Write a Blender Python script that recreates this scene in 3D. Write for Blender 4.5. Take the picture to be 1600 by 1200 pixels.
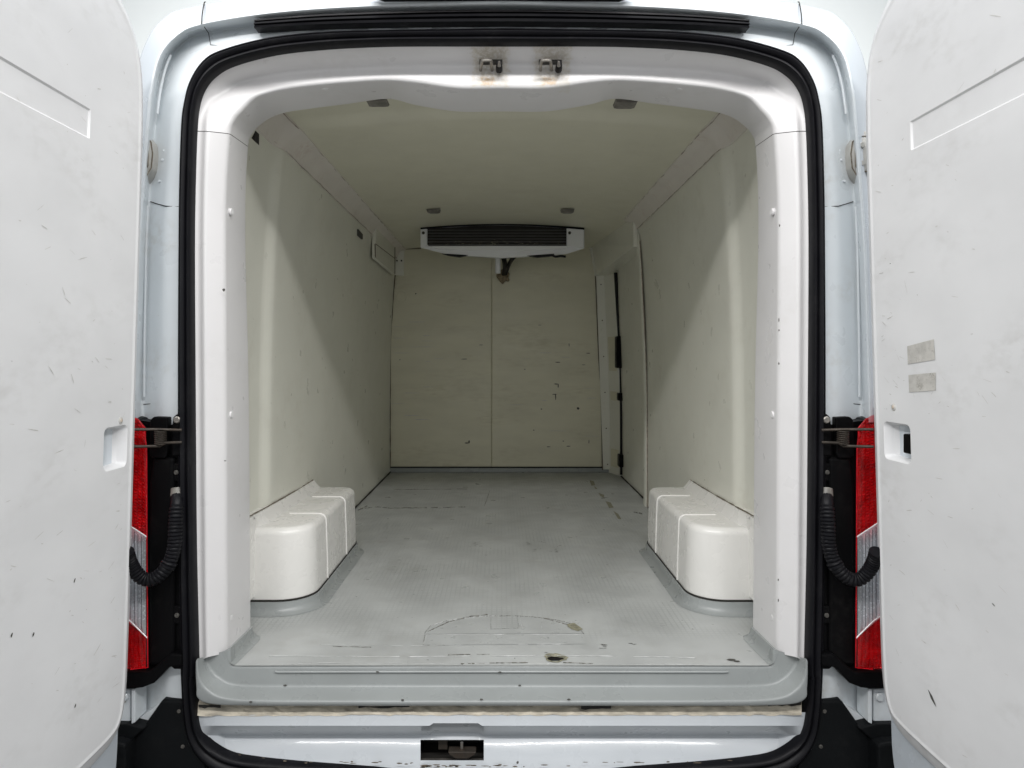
import bpy, bmesh, math, random
from mathutils import Vector, Matrix, geometry
R = math.radians
random.seed(7)
for o in list(bpy.data.objects): bpy.data.objects.remove(o)
scene = bpy.context.scene
C = scene.collection

# ---------------------------------------------------------------- camera
F, CX, CY, D0, CZ = 1067.0, 784.0, 562.0, 1.7, 0.775      # photo pixels / metres; load floor is z = 0
cam = bpy.data.cameras.new('camera'); camo = bpy.data.objects.new('camera', cam); C.objects.link(camo)
camo.location = (0, -D0, CZ); camo.rotation_euler = (R(90), 0, 0)
cam.sensor_width = 36; cam.lens = 36 * F / 1600
cam.shift_x = (800 - CX) / 1600; cam.shift_y = -(600 - CY) / 1600
cam.clip_start = .02; cam.clip_end = 200
scene.camera = camo

# ---------------------------------------------------------------- light
world = bpy.data.worlds.new('World'); scene.world = world; world.use_nodes = True
bg = world.node_tree.nodes['Background']
bg.inputs[0].default_value = (.93, .97, 1, 1); bg.inputs[1].default_value = .49
def area(name, loc, target, sx, sy, power, col):
    l = bpy.data.lights.new(name, 'AREA'); l.shape = 'RECTANGLE'; l.size = sx; l.size_y = sy
    l.energy = power; l.color = col
    o = bpy.data.objects.new(name, l); C.objects.link(o); o.location = loc
    o.rotation_euler = (Vector(target) - Vector(loc)).to_track_quat('-Z', 'Y').to_euler()
    return o
area('ceiling_strip_light', (0, -2.55, 3.02), (0, 0, .9), 4.6, .20, 120, (1, .985, .97))
area('studio_softbox', (0, -1.5, 3.8), (0, -1.2, 0), 5, 1.6, 34, (1, .99, .98))
area('front_fill', (0, -6.5, 1.75), (0, 0, .6), 5, 2.4, 36, (1, .99, .97))  # added fill behind the camera, lifts the inside of the bay
for sx_ in (-1, 1): area('side_fill', (sx_*2.6, -1.3, 3.5), (-sx_*.5, -.9, .6), 3.4, .35, 64, (1, .995, .99))  # added fill pair that brightens the inner faces of the open doors
area('backdrop_fill', (0, 4.2, 4.6), (0, 8, 2.6), 9, 1.0, 450, (.98, 1, .99))  # added lamp, only brightens the wall behind the van
scene.view_settings.view_transform = 'Standard'; scene.view_settings.look = 'None'
scene.view_settings.exposure = 0; scene.view_settings.gamma = 1
scene.render.engine = 'CYCLES'
scene.cycles.max_bounces = 12; scene.cycles.diffuse_bounces = 6; scene.cycles.glossy_bounces = 4
scene.cycles.transmission_bounces = 8

# ---------------------------------------------------------------- helpers
def W(px, py, y):
    D = y + D0
    return Vector(((px - CX) * D / F, y, CZ - (py - CY) * D / F))
def FL(px, py, z=0.0):                       # point on a level surface
    D = (CZ - z) * F / (py - CY)
    return Vector(((px - CX) * D / F, D - D0, z))
def obj(name, bm, mat, parent=None, smooth=False, angle=35, recalc=True):
    if recalc: bmesh.ops.recalc_face_normals(bm, faces=bm.faces)
    me = bpy.data.meshes.new(name); bm.to_mesh(me); bm.free()
    me.materials.append(mat)
    if smooth:
        for p in me.polygons: p.use_smooth = True
        if angle: me.set_sharp_from_angle(angle=R(angle))
    o = bpy.data.objects.new(name, me); C.objects.link(o)
    if parent:
        o.parent = parent
        if parent.type == 'EMPTY':
            o.matrix_parent_inverse = Matrix.Translation(parent.location).inverted()
    return o
def cr(pts, n=6):
    pts = [Vector(p) for p in pts]; out = []
    P = [2*pts[0]-pts[1]] + pts + [2*pts[-1]-pts[-2]]
    for i in range(1, len(P)-2):
        a, b, c, d = P[i-1], P[i], P[i+1], P[i+2]
        for k in range(n):
            t = k/n
            out.append(.5*((2*b)+(c-a)*t+(2*a-5*b+4*c-d)*t*t+(3*b-a-3*c+d)*t**3))
    out.append(pts[-1].copy())
    return out
def mirx(v): return Vector((-v.x, v.y, v.z))
def round_profile(P, r, seg=3):
    out = [P[0]]
    for i in range(1, len(P)-1):
        a, b, c = P[i-1], P[i], P[i+1]
        la, lc = (a-b).length, (c-b).length
        q = min(r, la*.45, lc*.45)
        p0 = b+(a-b)*(q/max(la, 1e-6)); p2 = b+(c-b)*(q/max(lc, 1e-6))
        for k in range(seg+1):
            t = k/seg
            out.append((1-t)**2*p0+2*t*(1-t)*b+t*t*p2)
    out.append(P[-1]); return out
def grid_mesh(bm, rows, closed=False, skip=None):
    V = [[bm.verts.new(p) for p in r] for r in rows]
    n = len(V)
    for i in range(n if closed else n-1):
        for j in range(len(V[0])-1):
            if skip and skip(i, j): continue
            a, b = V[i], V[(i+1) % n]
            try: bm.faces.new((a[j], a[j+1], b[j+1], b[j]))
            except ValueError: pass
    return V
def box(bm, lo, hi):
    v = [bm.verts.new((x, y, z)) for x in (lo[0], hi[0]) for y in (lo[1], hi[1]) for z in (lo[2], hi[2])]
    for f in ((0,1,3,2),(4,6,7,5),(0,4,5,1),(2,3,7,6),(0,2,6,4),(1,5,7,3)):
        bm.faces.new([v[i] for i in f])
    return v
def bevel(bm, w, seg=2):
    bmesh.ops.recalc_face_normals(bm, faces=bm.faces)
    es = [e for e in bm.edges if len(e.link_faces) == 2 and e.calc_face_angle(0) > R(25)]
    bmesh.ops.bevel(bm, geom=es, offset=w, segments=seg, affect='EDGES', profile=.5)
def prism_pts(bm, A, B):
    a = [bm.verts.new(p) for p in A]; b = [bm.verts.new(p) for p in B]
    bm.faces.new(a); bm.faces.new(b[::-1])
    for i in range(len(a)):
        j = (i+1) % len(a); bm.faces.new((a[i], b[i], b[j], a[j]))
def prism(bm, pxs, y0, y1, s=-1):
    A = [W(px, py, y0) for px, py in pxs]
    if s > 0: A = [mirx(p) for p in A]
    prism_pts(bm, A, [p+Vector((0, y1-y0, 0)) for p in A])
def tube(bm, path, r, seg=10, caps=True, rfun=None):
    path = [Vector(p) for p in path]; rows = []
    up = None
    for i, p in enumerate(path):
        t = (path[min(i+1, len(path)-1)]-path[max(i-1, 0)]).normalized()
        if up is None:
            up = Vector((0, 0, 1)) if abs(t.z) < .9 else Vector((0, 1, 0))
        n = (up-t*up.dot(t)).normalized(); up = n; b = t.cross(n)
        rr = rfun(i) if rfun else r
        rows.append([p+rr*(math.cos(2*math.pi*k/seg)*n+math.sin(2*math.pi*k/seg)*b) for k in range(seg)])
    V = [[bm.verts.new(q) for q in row] for row in rows]
    for i in range(len(V)-1):
        for k in range(seg):
            bm.faces.new((V[i][k], V[i][(k+1) % seg], V[i+1][(k+1) % seg], V[i+1][k]))
    if caps: bm.faces.new(V[0][::-1]); bm.faces.new(V[-1])
def disc(bm, c, axis, r, h, seg=14, dome=0):
    axis = Vector(axis).normalized(); c = Vector(c)
    path = [c, c+axis*h*.6, c+axis*h]
    rr = [r, r, r*.75]
    tube(bm, path, r, seg, True, lambda i: rr[i])
NB = bmesh.new

# ---------------------------------------------------------------- materials
def mat(name, col, rough=.4, metal=0, var=.04, vscale=6, dirt=None, dirt_amt=0, dscale=3, stretch=(1,1,1), chips=0, chip_scale=40,
        chip_col=(.03,.028,.025), bump=0, bscale=300, coat=0, spec=.5, rvar=.12):
    m = bpy.data.materials.new(name); m.use_nodes = True
    nt = m.node_tree; N = nt.nodes; L = nt.links
    b = N['Principled BSDF']
    b.inputs['Metallic'].default_value = metal
    b.inputs['Coat Weight'].default_value = coat; b.inputs['Coat Roughness'].default_value = .06
    b.inputs['Specular IOR Level'].default_value = spec
    tc = N.new('ShaderNodeTexCoord'); mp = N.new('ShaderNodeMapping'); mp.inputs['Scale'].default_value = stretch
    L.new(tc.outputs['Object'], mp.inputs[0])
    def noise(sc, det=4, vec=mp):
        n = N.new('ShaderNodeTexNoise'); n.inputs['Scale'].default_value = sc; n.inputs['Detail'].default_value = det
        L.new(vec.outputs[0] if vec is mp else vec.outputs['Object'], n.inputs['Vector']); return n
    def ramp(src, a, bb, lo=0, hi=1):
        r = N.new('ShaderNodeMapRange'); r.inputs[1].default_value = a; r.inputs[2].default_value = bb
        r.inputs[3].default_value = lo; r.inputs[4].default_value = hi
        L.new(src, r.inputs[0]); return r.outputs[0]
    def mix(fac, a, bb):
        x = N.new('ShaderNodeMix'); x.data_type = 'RGBA'
        L.new(fac, x.inputs[0])
        if isinstance(a, tuple): x.inputs[6].default_value = (*a, 1)
        else: L.new(a, x.inputs[6])
        x.inputs[7].default_value = (*bb, 1); return x.outputs[2]
    n1 = noise(vscale, 5)
    dk = tuple(c*(1-var*2.2) for c in col)
    cur = mix(ramp(n1.outputs[0], .35, .7), col, dk)
    if dirt:
        n2 = noise(dscale, 8)
        n3 = noise(dscale*7, 6)
        ml = N.new('ShaderNodeMath'); ml.operation = 'MULTIPLY'
        L.new(ramp(n2.outputs[0], .5, .75, 0, 1), ml.inputs[0]); L.new(ramp(n3.outputs[0], .42, .68, 0, dirt_amt), ml.inputs[1])
        cur = mix(ml.outputs[0], cur, dirt)
    if chips:
        v = N.new('ShaderNodeTexVoronoi'); v.inputs['Scale'].default_value = chip_scale
        L.new(mp.outputs[0], v.inputs['Vector'])
        sep = N.new('ShaderNodeSeparateColor'); L.new(v.outputs['Color'], sep.inputs[0])
        n4 = noise(chip_scale*4, 3)
        ad = N.new('ShaderNodeMath'); ad.operation = 'MULTIPLY_ADD'; L.new(n4.outputs[0], ad.inputs[0]); ad.inputs[1].default_value = .22; L.new(v.outputs['Distance'], ad.inputs[2])
        m1 = ramp(ad.outputs[0], .20, .17)
        m2 = ramp(sep.outputs[0], 1-chips, 1-chips+.001)
        ml = N.new('ShaderNodeMath'); ml.operation = 'MULTIPLY'; L.new(m1, ml.inputs[0]); L.new(m2, ml.inputs[1])
        cur = mix(ml.outputs[0], cur, chip_col)
    L.new(cur, b.inputs['Base Color'])
    L.new(ramp(noise(vscale*2.3, 6).outputs[0], .3, .7, max(.02, rough-rvar*.5), rough+rvar), b.inputs['Roughness'])
    if bump:
        bp = N.new('ShaderNodeBump'); bp.inputs['Strength'].default_value = bump; bp.inputs['Distance'].default_value = .002
        L.new(noise(bscale, 3).outputs[0], bp.inputs['Height']); L.new(bp.outputs[0], b.inputs['Normal'])
    m['hook'] = 0
    return m
M = {}
M['paint'] = mat('white_body_paint', (.63,.68,.73), .22, var=.015, coat=.5, dirt=(.45,.42,.36), dirt_amt=.25, dscale=5, rvar=.06)
M['hinge'] = mat('shaded_grubby_hinge', (.46,.45,.42), .35, var=.06, vscale=30, dirt=(.25,.23,.19), dirt_amt=.5, dscale=25)  # grubby, with pocket shade put into the darker base colour
M['toned_paint'] = mat('toned_body_paint', (.52,.55,.58), .28, var=.02, coat=.3, dirt=(.35,.32,.27), dirt_amt=.08, dscale=6, rvar=.08, chips=.02, chip_scale=25)  # same body paint, colour lowered to offset strong light on the sill
M['jamb'] = mat('white_jamb_paint', (.69,.73,.755), .3, var=.03, dirt=(.42,.39,.33), dirt_amt=.45, dscale=7, coat=.2, chips=.02, chip_scale=30, chip_col=(.4,.36,.3))
M['trim'] = mat('white_plastic_trim', (.72,.71,.712), .3, var=.012, dirt=(.5,.48,.44), dirt_amt=.18, dscale=6, chips=.012, chip_scale=26, bump=.05, bscale=900, rvar=.08)
M['liner'] = mat('white_door_liner', (.775,.777,.785), .42, var=.025, dirt=(.50,.49,.47), dirt_amt=.42, dscale=4.5, stretch=(1,1,1.6), chips=.003, chip_scale=22, bump=.10, bscale=700)
M['wall'] = mat('cream_grp_wall', (.755,.752,.672), .32, var=.02, dirt=(.45,.41,.33), dirt_amt=.28, dscale=4, chips=.012, chip_scale=18, bump=.04, bscale=40, rvar=.1)
M['ceil'] = mat('cream_grp_ceiling', (.71,.695,.575), .4, var=.02, dirt=(.5,.46,.38), dirt_amt=.2, dscale=3, bump=.04, bscale=40)
M['cove'] = mat('pinkish_cove_strip', (.72,.68,.63), .45, var=.03, dirt=(.50,.38,.33), dirt_amt=.5, dscale=9)
M['bulk'] = mat('stained_bulkhead', (.69,.665,.52), .4, var=.04, vscale=3, dirt=(.44,.40,.28), dirt_amt=.5, dscale=2.2, stretch=(1,1,3.5), chips=.012, chip_scale=15)
M['arch'] = mat('glossy_white_arch', (.79,.78,.75), .25, var=.015, dirt=(.6,.57,.50), dirt_amt=.04, dscale=9, chips=.07, chip_scale=26, bump=.03, bscale=60)
M['grey'] = mat('grey_gelcoat', (.315,.334,.332), .27, var=.05, dirt=(.22,.22,.2), dirt_amt=.12, dscale=6, chips=.03, chip_scale=24, chip_col=(.08,.075,.06), rvar=.1)
M['rubber'] = mat('black_rubber', (.007,.007,.009), .40, var=.1, dirt=(.03,.03,.03), dirt_amt=.4, dscale=14, spec=.17)
M['black'] = mat('black_plastic', (.004,.004,.0045), .38, var=.15, dirt=(.02,.019,.018), dirt_amt=.4, dscale=10, bump=.12, bscale=500, spec=.07)
M['bumper'] = mat('textured_bumper_plastic', (.007,.008,.009), .5, var=.15, dirt=(.02,.02,.02), dirt_amt=.4, dscale=10, bump=.3, bscale=900, spec=.12)
M['rust'] = mat('rusty_steel', (.055,.045,.036), .5, .4, var=.2, vscale=60, dirt=(.07,.04,.025), dirt_amt=.9, dscale=40)
M['steel'] = mat('dull_steel', (.36,.34,.31), .38, .85, var=.1, vscale=60, dirt=(.12,.08,.05), dirt_amt=.8, dscale=50)
M['dirty'] = mat('grimy_caulk', (.66,.60,.49), .7, var=.22, vscale=50, dirt=(.10,.075,.045), dirt_amt=1.0, dscale=9, stretch=(.5,1,2.5), chips=.3, chip_scale=120, chip_col=(.14,.11,.07))
M['pale'] = mat('pale_sealant', (.46,.39,.33), .8, var=.25, vscale=50, dirt=(.68,.66,.58), dirt_amt=1, dscale=14)
M['lampg'] = mat('grey_lamp_lens', (.20,.19,.17), .4, var=.2, vscale=60)
M['slat'] = mat('dark_grey_slat', (.07,.07,.068), .45, var=.1)
M['dark'] = mat('dark_gap', (.02,.018,.015), .8, var=.1)
M['brown'] = mat('brown_sealant', (.16,.13,.095), .8, var=.2, vscale=60, dirt=(.5,.47,.4), dirt_amt=.8, dscale=30)
M['unit'] = mat('white_unit_casing', (.80,.81,.83), .35, var=.01)
M['concrete'] = mat('light_concrete', (.15,.15,.147), .6, var=.05, vscale=2)
M['studio'] = mat('white_studio_wall', (.84,.86,.86), .8, var=.004)
M['spot'] = mat('beige_screw_cap', (.58,.50,.42), .5, var=.1, vscale=80)
M['chipm'] = mat('dark_scuff', (.10,.095,.085), .7, var=.3, vscale=200)
M['softscuff'] = mat('grey_scuff', (.63,.62,.595), .6, var=.12, vscale=120)
M['woreyel'] = mat('worn_floor_backing', (.30,.29,.21), .6, var=.2, vscale=90)
M['patchg'] = mat('pale_floor_patch', (.455,.47,.465), .3, var=.05, vscale=12, dirt=(.3,.3,.28), dirt_amt=.4, dscale=20)
M['worn'] = mat('worn_edge', (.20,.195,.17), .7, var=.3, vscale=150)
M['scratch'] = mat('pale_scratch', (.62,.63,.62), .5, var=.1, vscale=80)
M['foam'] = mat('expanding_foam', (.36,.29,.19), .9, var=.3, vscale=80, bump=.8, bscale=120)
M['glue'] = mat('adhesive_residue', (.60,.585,.55), .5, var=.1, vscale=40, dirt=(.20,.18,.15), dirt_amt=1.0, dscale=45, chips=.75, chip_scale=110, chip_col=(.27,.25,.21))
M['stain'] = mat('striker_grime', (.66,.61,.50), .6, var=.2, vscale=60, dirt=(.20,.16,.10), dirt_amt=.9, dscale=40)
M['ruststain'] = mat('rust_stain', (.62,.42,.22), .6, var=.25, vscale=120, dirt=(.8,.75,.65), dirt_amt=.9, dscale=60)

def add_striker_grime(m):
    nt = m.node_tree; N = nt.nodes; L = nt.links; b = N['Principled BSDF']
    tc = N.new('ShaderNodeTexCoord'); sx = N.new('ShaderNodeSeparateXYZ'); L.new(tc.outputs['Object'], sx.inputs[0])
    def nz(sc):
        n = N.new('ShaderNodeTexNoise'); n.inputs['Scale'].default_value = sc; n.inputs['Detail'].default_value = 6; n.inputs['Roughness'].default_value = .7
        L.new(tc.outputs['Object'], n.inputs['Vector']); return n.outputs[0]
    def mth(op, a, bb=None, c=None):
        x = N.new('ShaderNodeMath'); x.operation = op
        for i, v in enumerate((a, bb, c)):
            if v is None: continue
            if isinstance(v, (int, float)): x.inputs[i].default_value = v
            else: L.new(v, x.inputs[i])
        return x.outputs[0]
    def rng(src, a, bb, lo, hi):
        r = N.new('ShaderNodeMapRange'); r.interpolation_type = 'SMOOTHSTEP'
        for i, v in enumerate((a, bb, lo, hi)): r.inputs[i+1].default_value = v
        L.new(src, r.inputs[0]); return r.outputs[0]
    n1 = nz(45); n2 = nz(110)
    def layer(xc, zc, wx, wz, soft, amp, col, strength, nn):
        src = b.inputs['Base Color'].links[0].from_socket
        dx = mth('DIVIDE', mth('ABSOLUTE', mth('SUBTRACT', sx.outputs[0], xc)), wx)
        dz = mth('DIVIDE', mth('ABSOLUTE', mth('SUBTRACT', sx.outputs[2], zc)), wz)
        d = mth('MAXIMUM', dx, dz)
        d = mth('ADD', d, mth('MULTIPLY', mth('SUBTRACT', n1, .5), amp))
        k = rng(d, 1-soft, 1+soft, strength, 0)
        k = mth('MULTIPLY', k, rng(nn, .34, .62, .25, 1))
        x = N.new('ShaderNodeMix'); x.data_type = 'RGBA'; L.new(k, x.inputs[0]); L.new(src, x.inputs[6]); x.inputs[7].default_value = (*col, 1)
        L.new(x.outputs[2], b.inputs['Base Color'])
    for xc in (-.030, .130):
        layer(xc, 1.523, .046, .040, .12, .9, (.62,.57,.46), .62 if xc < 0 else .5, n2)
        layer(xc, 1.545, .040, .018, .5, 1.6, (.28,.24,.18), .45 if xc < 0 else .38, n2)
        layer(xc, 1.511, .034, .010, .6, 1.6, (.36,.32,.26), .6, n2)
        layer(xc-.006, 1.497, .016, .010, .5, 1.2, (.56,.36,.16), .8, n2)
def floor_material():
    m = mat('grey_antislip_floor', (.495,.51,.503), .34, var=.10, vscale=5, dirt=(.27,.265,.24), dirt_amt=.6, dscale=3, chips=.012, chip_scale=20, chip_col=(.05,.045,.035), rvar=.16)
    nt = m.node_tree; N = nt.nodes; L = nt.links; b = N['Principled BSDF']
    tc = N.new('ShaderNodeTexCoord'); br = N.new('ShaderNodeTexBrick'); br.offset = 0
    for k, v in (('Scale', 1), ('Mortar Size', .0032), ('Brick Width', .0155), ('Row Height', .0155), ('Mortar Smooth', .6)):
        br.inputs[k].default_value = v
    L.new(tc.outputs['Object'], br.inputs['Vector'])
    n = N.new('ShaderNodeTexNoise'); n.inputs['Scale'].default_value = 4.5; n.inputs['Detail'].default_value = 5
    L.new(tc.outputs['Object'], n.inputs['Vector'])
    r = N.new('ShaderNodeMapRange'); r.inputs[1].default_value = .38; r.inputs[2].default_value = .62; r.inputs[4].default_value = .8
    L.new(n.outputs[0], r.inputs[0])
    mu = N.new('ShaderNodeMath'); mu.operation = 'MULTIPLY'; L.new(br.outputs['Fac'], mu.inputs[0]); L.new(r.outputs[0], mu.inputs[1])
    sp = N.new('ShaderNodeSeparateXYZ'); L.new(tc.outputs['Object'], sp.inputs[0])
    ry = N.new('ShaderNodeMapRange'); ry.inputs[1].default_value = .17; ry.inputs[2].default_value = .24; L.new(sp.outputs[1], ry.inputs[0])
    m2 = N.new('ShaderNodeMath'); m2.operation = 'MULTIPLY'; L.new(mu.outputs[0], m2.inputs[0]); L.new(ry.outputs[0], m2.inputs[1]); mu = m2
    src = b.inputs['Base Color'].links[0].from_socket
    x = N.new('ShaderNodeMix'); x.data_type = 'RGBA'; L.new(mu.outputs[0], x.inputs[0]); L.new(src, x.inputs[6]); x.inputs[7].default_value = (.36,.375,.37,1)
    L.new(x.outputs[2], b.inputs['Base Color'])
    bp = N.new('ShaderNodeBump'); bp.invert = True; bp.inputs['Strength'].default_value = .25; bp.inputs['Distance'].default_value = .0015
    L.new(mu.outputs[0], bp.inputs['Height']); L.new(bp.outputs[0], b.inputs['Normal'])
    return m
M['floor'] = floor_material()
add_striker_grime(M['trim'])

def lens_material(name, col, rough, nb=.15):
    m = bpy.data.materials.new(name); m.use_nodes = True; N = m.node_tree.nodes; L = m.node_tree.links
    N.remove(N['Principled BSDF']); out = N['Material Output']
    tr = N.new('ShaderNodeBsdfTransparent'); tr.inputs[0].default_value = (*col, 1)
    gl = N.new('ShaderNodeBsdfGlossy'); gl.inputs['Roughness'].default_value = rough
    lw = N.new('ShaderNodeLayerWeight'); lw.inputs[0].default_value = .5
    pw = N.new('ShaderNodeMath'); pw.operation = 'POWER'; L.new(lw.outputs['Facing'], pw.inputs[0]); pw.inputs[1].default_value = 4
    fr = N.new('ShaderNodeMath'); fr.operation = 'MULTIPLY_ADD'; L.new(pw.outputs[0], fr.inputs[0]); fr.inputs[1].default_value = .7; fr.inputs[2].default_value = .035
    mx = N.new('ShaderNodeMixShader'); L.new(fr.outputs[0], mx.inputs[0]); L.new(tr.outputs[0], mx.inputs[1]); L.new(gl.outputs[0], mx.inputs[2])
    L.new(mx.outputs[0], out.inputs[0])
    tc = N.new('ShaderNodeTexCoord'); n = N.new('ShaderNodeTexNoise'); n.inputs['Scale'].default_value = 120
    L.new(tc.outputs['Object'], n.inputs['Vector'])
    bp = N.new('ShaderNodeBump'); bp.inputs['Strength'].default_value = nb; bp.inputs['Distance'].default_value = .001
    L.new(n.outputs[0], bp.inputs['Height']); L.new(bp.outputs[0], gl.inputs['Normal'])
    return m
M['redlens'] = lens_material('red_lens', (.97,.60,.62), .05)
M['clearlens'] = lens_material('clear_lens', (.95,.96,.97), .03, .03)
M['chrome'] = mat('bright_reflector', (.95,.96,.97), .2, .4, var=.03, vscale=60)
M['ribdark'] = mat('grey_lens_rib', (.16,.17,.18), .3, .3, var=.2, vscale=80)
M['redref'] = mat('red_reflector', (.70,.006,.016), .18, .25, var=.2, vscale=40)
M['reflector'] = mat('chrome_reflector', (.86,.86,.88), .18, .9, var=.05, vscale=60, bump=.3, bscale=160)

# ---------------------------------------------------------------- setting
bm = NB(); 
vs = [bm.verts.new(p) for p in ((-14,-14,-.64),(14,-14,-.64),(14,8.0,-.64),(-14,8.0,-.64))]; bm.faces.new(vs)
g = obj('ground', bm, M['concrete']); g['kind'] = 'structure'
bm = NB(); vs = [bm.verts.new(p) for p in ((-14,8,-.64),(14,8,-.64),(14,8,9),(-14,8,9))]; bm.faces.new(vs)
g = obj('studio_wall', bm, M['studio']); g['kind'] = 'structure'

# ---------------------------------------------------------------- the van
van = bpy.data.objects.new('delivery_van', None); C.objects.link(van); van.location = (0, 1.5, -.64)
van['label'] = 'white refrigerated delivery van with both back doors open onto an empty cream lined cargo bay'
van['category'] = 'van'
def part(name, bm, mt, parent=None, **k): return obj(name, bm, mt, parent or van, **k)

NS = 5
C0 = [(308,1036),(304,850),(302,600),(301,400),(302,300),(305,205),(309,165),(318,138),(335,117),(365,100),(430,83),(510,74),(590,70),(650,69),(715,69),(784,69)]
C1b= [(323,1027),(321,850),(320,600),(319,400),(320,300),(323,205),(328,174),(339,152),(357,137),(387,125),(442,114),(515,108),(595,104),(650,102),(715,101),(784,101)]
C2 = [(355,1020),(354,850),(353,600),(352,400),(353,300),(359,209),(365,188),(378,172),(396,153),(420,144),(460,136),(530,129),(600,125),(648,128),(715,137),(784,137)]
C3 = [(393,983),(392,850),(390,600),(385,400),(385,300),(389,230),(394,212),(406,198),(425,185),(450,177),(490,171),(545,164),(607,156),(650,166),(715,176),(784,176)]
SO = [(284,1026),(281,850),(280,600),(281,400),(282,300),(285,200),(290,160),(299,128),(318,98),(345,81),(415,62),(500,52),(590,49),(650,48),(715,47),(784,46)]
def hf(i): return max(0, min(1, (i-5)/4))      # 0 on the pillar, 1 on the header
def curve(pts, yf): return [W(px, py, yf(i)) for i, (px, py) in enumerate(pts)]
def full(cv):
    return cr(cv + [mirx(p) for p in cv[-2::-1]], NS)
w0 = curve([(px-7 if i < 8 else px-3, py-(4 if i > 6 else 0)) for i, (px, py) in enumerate(C0)], lambda i: .002)
w1 = curve([((a[0]*.45+b[0]*.55), (a[1]*.45+b[1]*.55)) for a, b in zip(C0, C1b)], lambda i: .020*(1-hf(i))+.042*hf(i))
w1b = curve(C1b, lambda i: .006*(1-hf(i))+.076*hf(i))
w2 = curve(C2, lambda i: .046*(1-hf(i))+.069*hf(i))
w3 = curve(C3, lambda i: .20)
w4 = [p+Vector((-.075 if i < 7 else -.05*(1-hf(i)), .006, .0 if i < 6 else .10)) for i, p in enumerate(w3)]
prof = [full(w) for w in (w0, w1, w1b, w2, w3, w4)]
rows = [round_profile([c[k] for c in prof], .010, 4) for k in range(len(prof[0]))]
sidx = 5*NS; n = len(rows)
def lerp_rows(a, b, t): return [p.lerp(q, t) for p, q in zip(a, b)]
bm = NB(); grid_mesh(bm, [lerp_rows(rows[sidx], rows[sidx+1], .045)] + rows[sidx+1:n-sidx-1] + [lerp_rows(rows[n-sidx-1], rows[n-sidx-2], .045)])
header = part('header_trim', bm, M['trim'], smooth=True, angle=50)
bm = NB(); grid_mesh(bm, rows[:sidx] + [lerp_rows(rows[sidx], rows[sidx-1], .045)])
pil_l = part('pillar_trim', bm, M['trim'], smooth=True, angle=50)
bm = NB(); grid_mesh(bm, [lerp_rows(rows[n-sidx-1], rows[n-sidx], .045)] + rows[n-sidx:])
pil_r = part('pillar_trim', bm, M['trim'], smooth=True, angle=50)
# dark joint strip behind the trim joints
for k0, rr in ((sidx, rows[sidx]), (n-1-sidx, rows[n-1-sidx])):
    bm = NB(); off = Vector((.004 if k0 < n/2 else -.004, .004, .002))
    a, b = rows[k0-1], rows[k0+1]
    q0 = lerp_rows(rr, a, .3); q1 = lerp_rows(rr, b, .3)
    o3 = Vector((-.004 if k0 < n/2 else .004, .004, .001))
    grid_mesh(bm, [[p+o3 for p in q0], [p+o3 for p in q1]])
    part('trim_joint', bm, M['dark'], header)
# screw caps on the return faces
for s in (-1, 1):
    for py in (331, 648, 965):
        c = W(361, py, .075); nrm = Vector((1, -.12, 0))
        if s > 0: c.x = -c.x; nrm.x = -1
        bm = NB(); disc(bm, c - nrm.normalized()*.003, nrm, .0095, .0065)
        part('screw_cap', bm, M['trim'], pil_l if s < 0 else pil_r, smooth=True)
for px, py in ((508,139), (1061,139)):
    c = W(px, py, .10); bm = NB(); disc(bm, c+Vector((0,0,.002)), (0,0,-1), .010, .006)
    part('screw_cap', bm, M['trim'], header, smooth=True)

# rubber seal round the opening: closed loop with three ridges
BI = [(680,1206),(580,1198),(467,1191),(377,1183),(338,1167),(317,1145),(309,1110),(306,1060)]
BO = [(680,1240),(570,1232),(440,1224),(350,1206),(314,1184),(295,1150),(288,1110),(285,1060)]
inn = [(784,1206)] + BI + C0; out = [(784,1240)] + BO + SO
def loopc(pts, y):
    L = [W(px, py, y) for px, py in pts]
    f = L + [mirx(p) for p in L[-2:0:-1]]
    k = len(f); P = []
    for i in range(k):
        a, b, c, d = f[i-1], f[i], f[(i+1) % k], f[(i+2) % k]
        for j in range(NS):
            t = j/NS
            P.append(.5*((2*b)+(c-a)*t+(2*a-5*b+4*c-d)*t*t+(3*b-a-3*c+d)*t**3))
    return P
li, lo = loopc(inn, 0), loopc(out, 0)
shape = [(-.02,.012),(0,-.006),(.06,-.014),(.16,-.019),(.28,-.018),(.36,-.011),(.42,-.014),(.52,-.022),(.64,-.023),(.74,-.017),(.80,-.012),(.85,-.014),(.94,-.012),(1.0,-.004),(1.02,.012)]
bm = NB(); grid_mesh(bm, [[a.lerp(b, t)+Vector((0, y, 0)) for t, y in shape] for a, b in zip(li, lo)], closed=True)
part('door_seal', bm, M['rubber'], smooth=True, angle=60)

# door jamb and outer skin above the tail lights
j0 = [(287,660)] + [(px+5, py+(5 if i > 6 else 0)) for i, (px, py) in enumerate(SO)][2:]
j1 = [(259,660),(259,600),(259,400),(262,300),(269,200),(275,152),(284,117),(303,87),(333,68),(408,54),(495,49),(590,47),(650,46),(715,45),(784,44)]
j2 = [(222,660),(222,600),(228,400),(233,300),(241,200),(247,147),(259,100),(286,66),(320,52),(400,42),(490,36),(590,30),(650,29),(715,28),(784,27)]
j3 = [(208,660),(210,600),(217,400),(224,300),(232,197),(237,142),(251,86),(280,53),(315,38),(403,23),(495,14),(590,9),(650,7),(715,5),(784,4)]
j4 = [(180,660),(180,600),(186,400),(193,300),(201,200),(213,105),(231,55),(254,27),(284,12),(395,-8),(490,-18),(590,-24),(650,-27),(715,-29),(784,-30)]
J = [[W(px, py, y) for px, py in c] for c, y in ((j0,.004),(j1,.010),(j2,.050),(j3,-.030),(j4,.055))]
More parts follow.
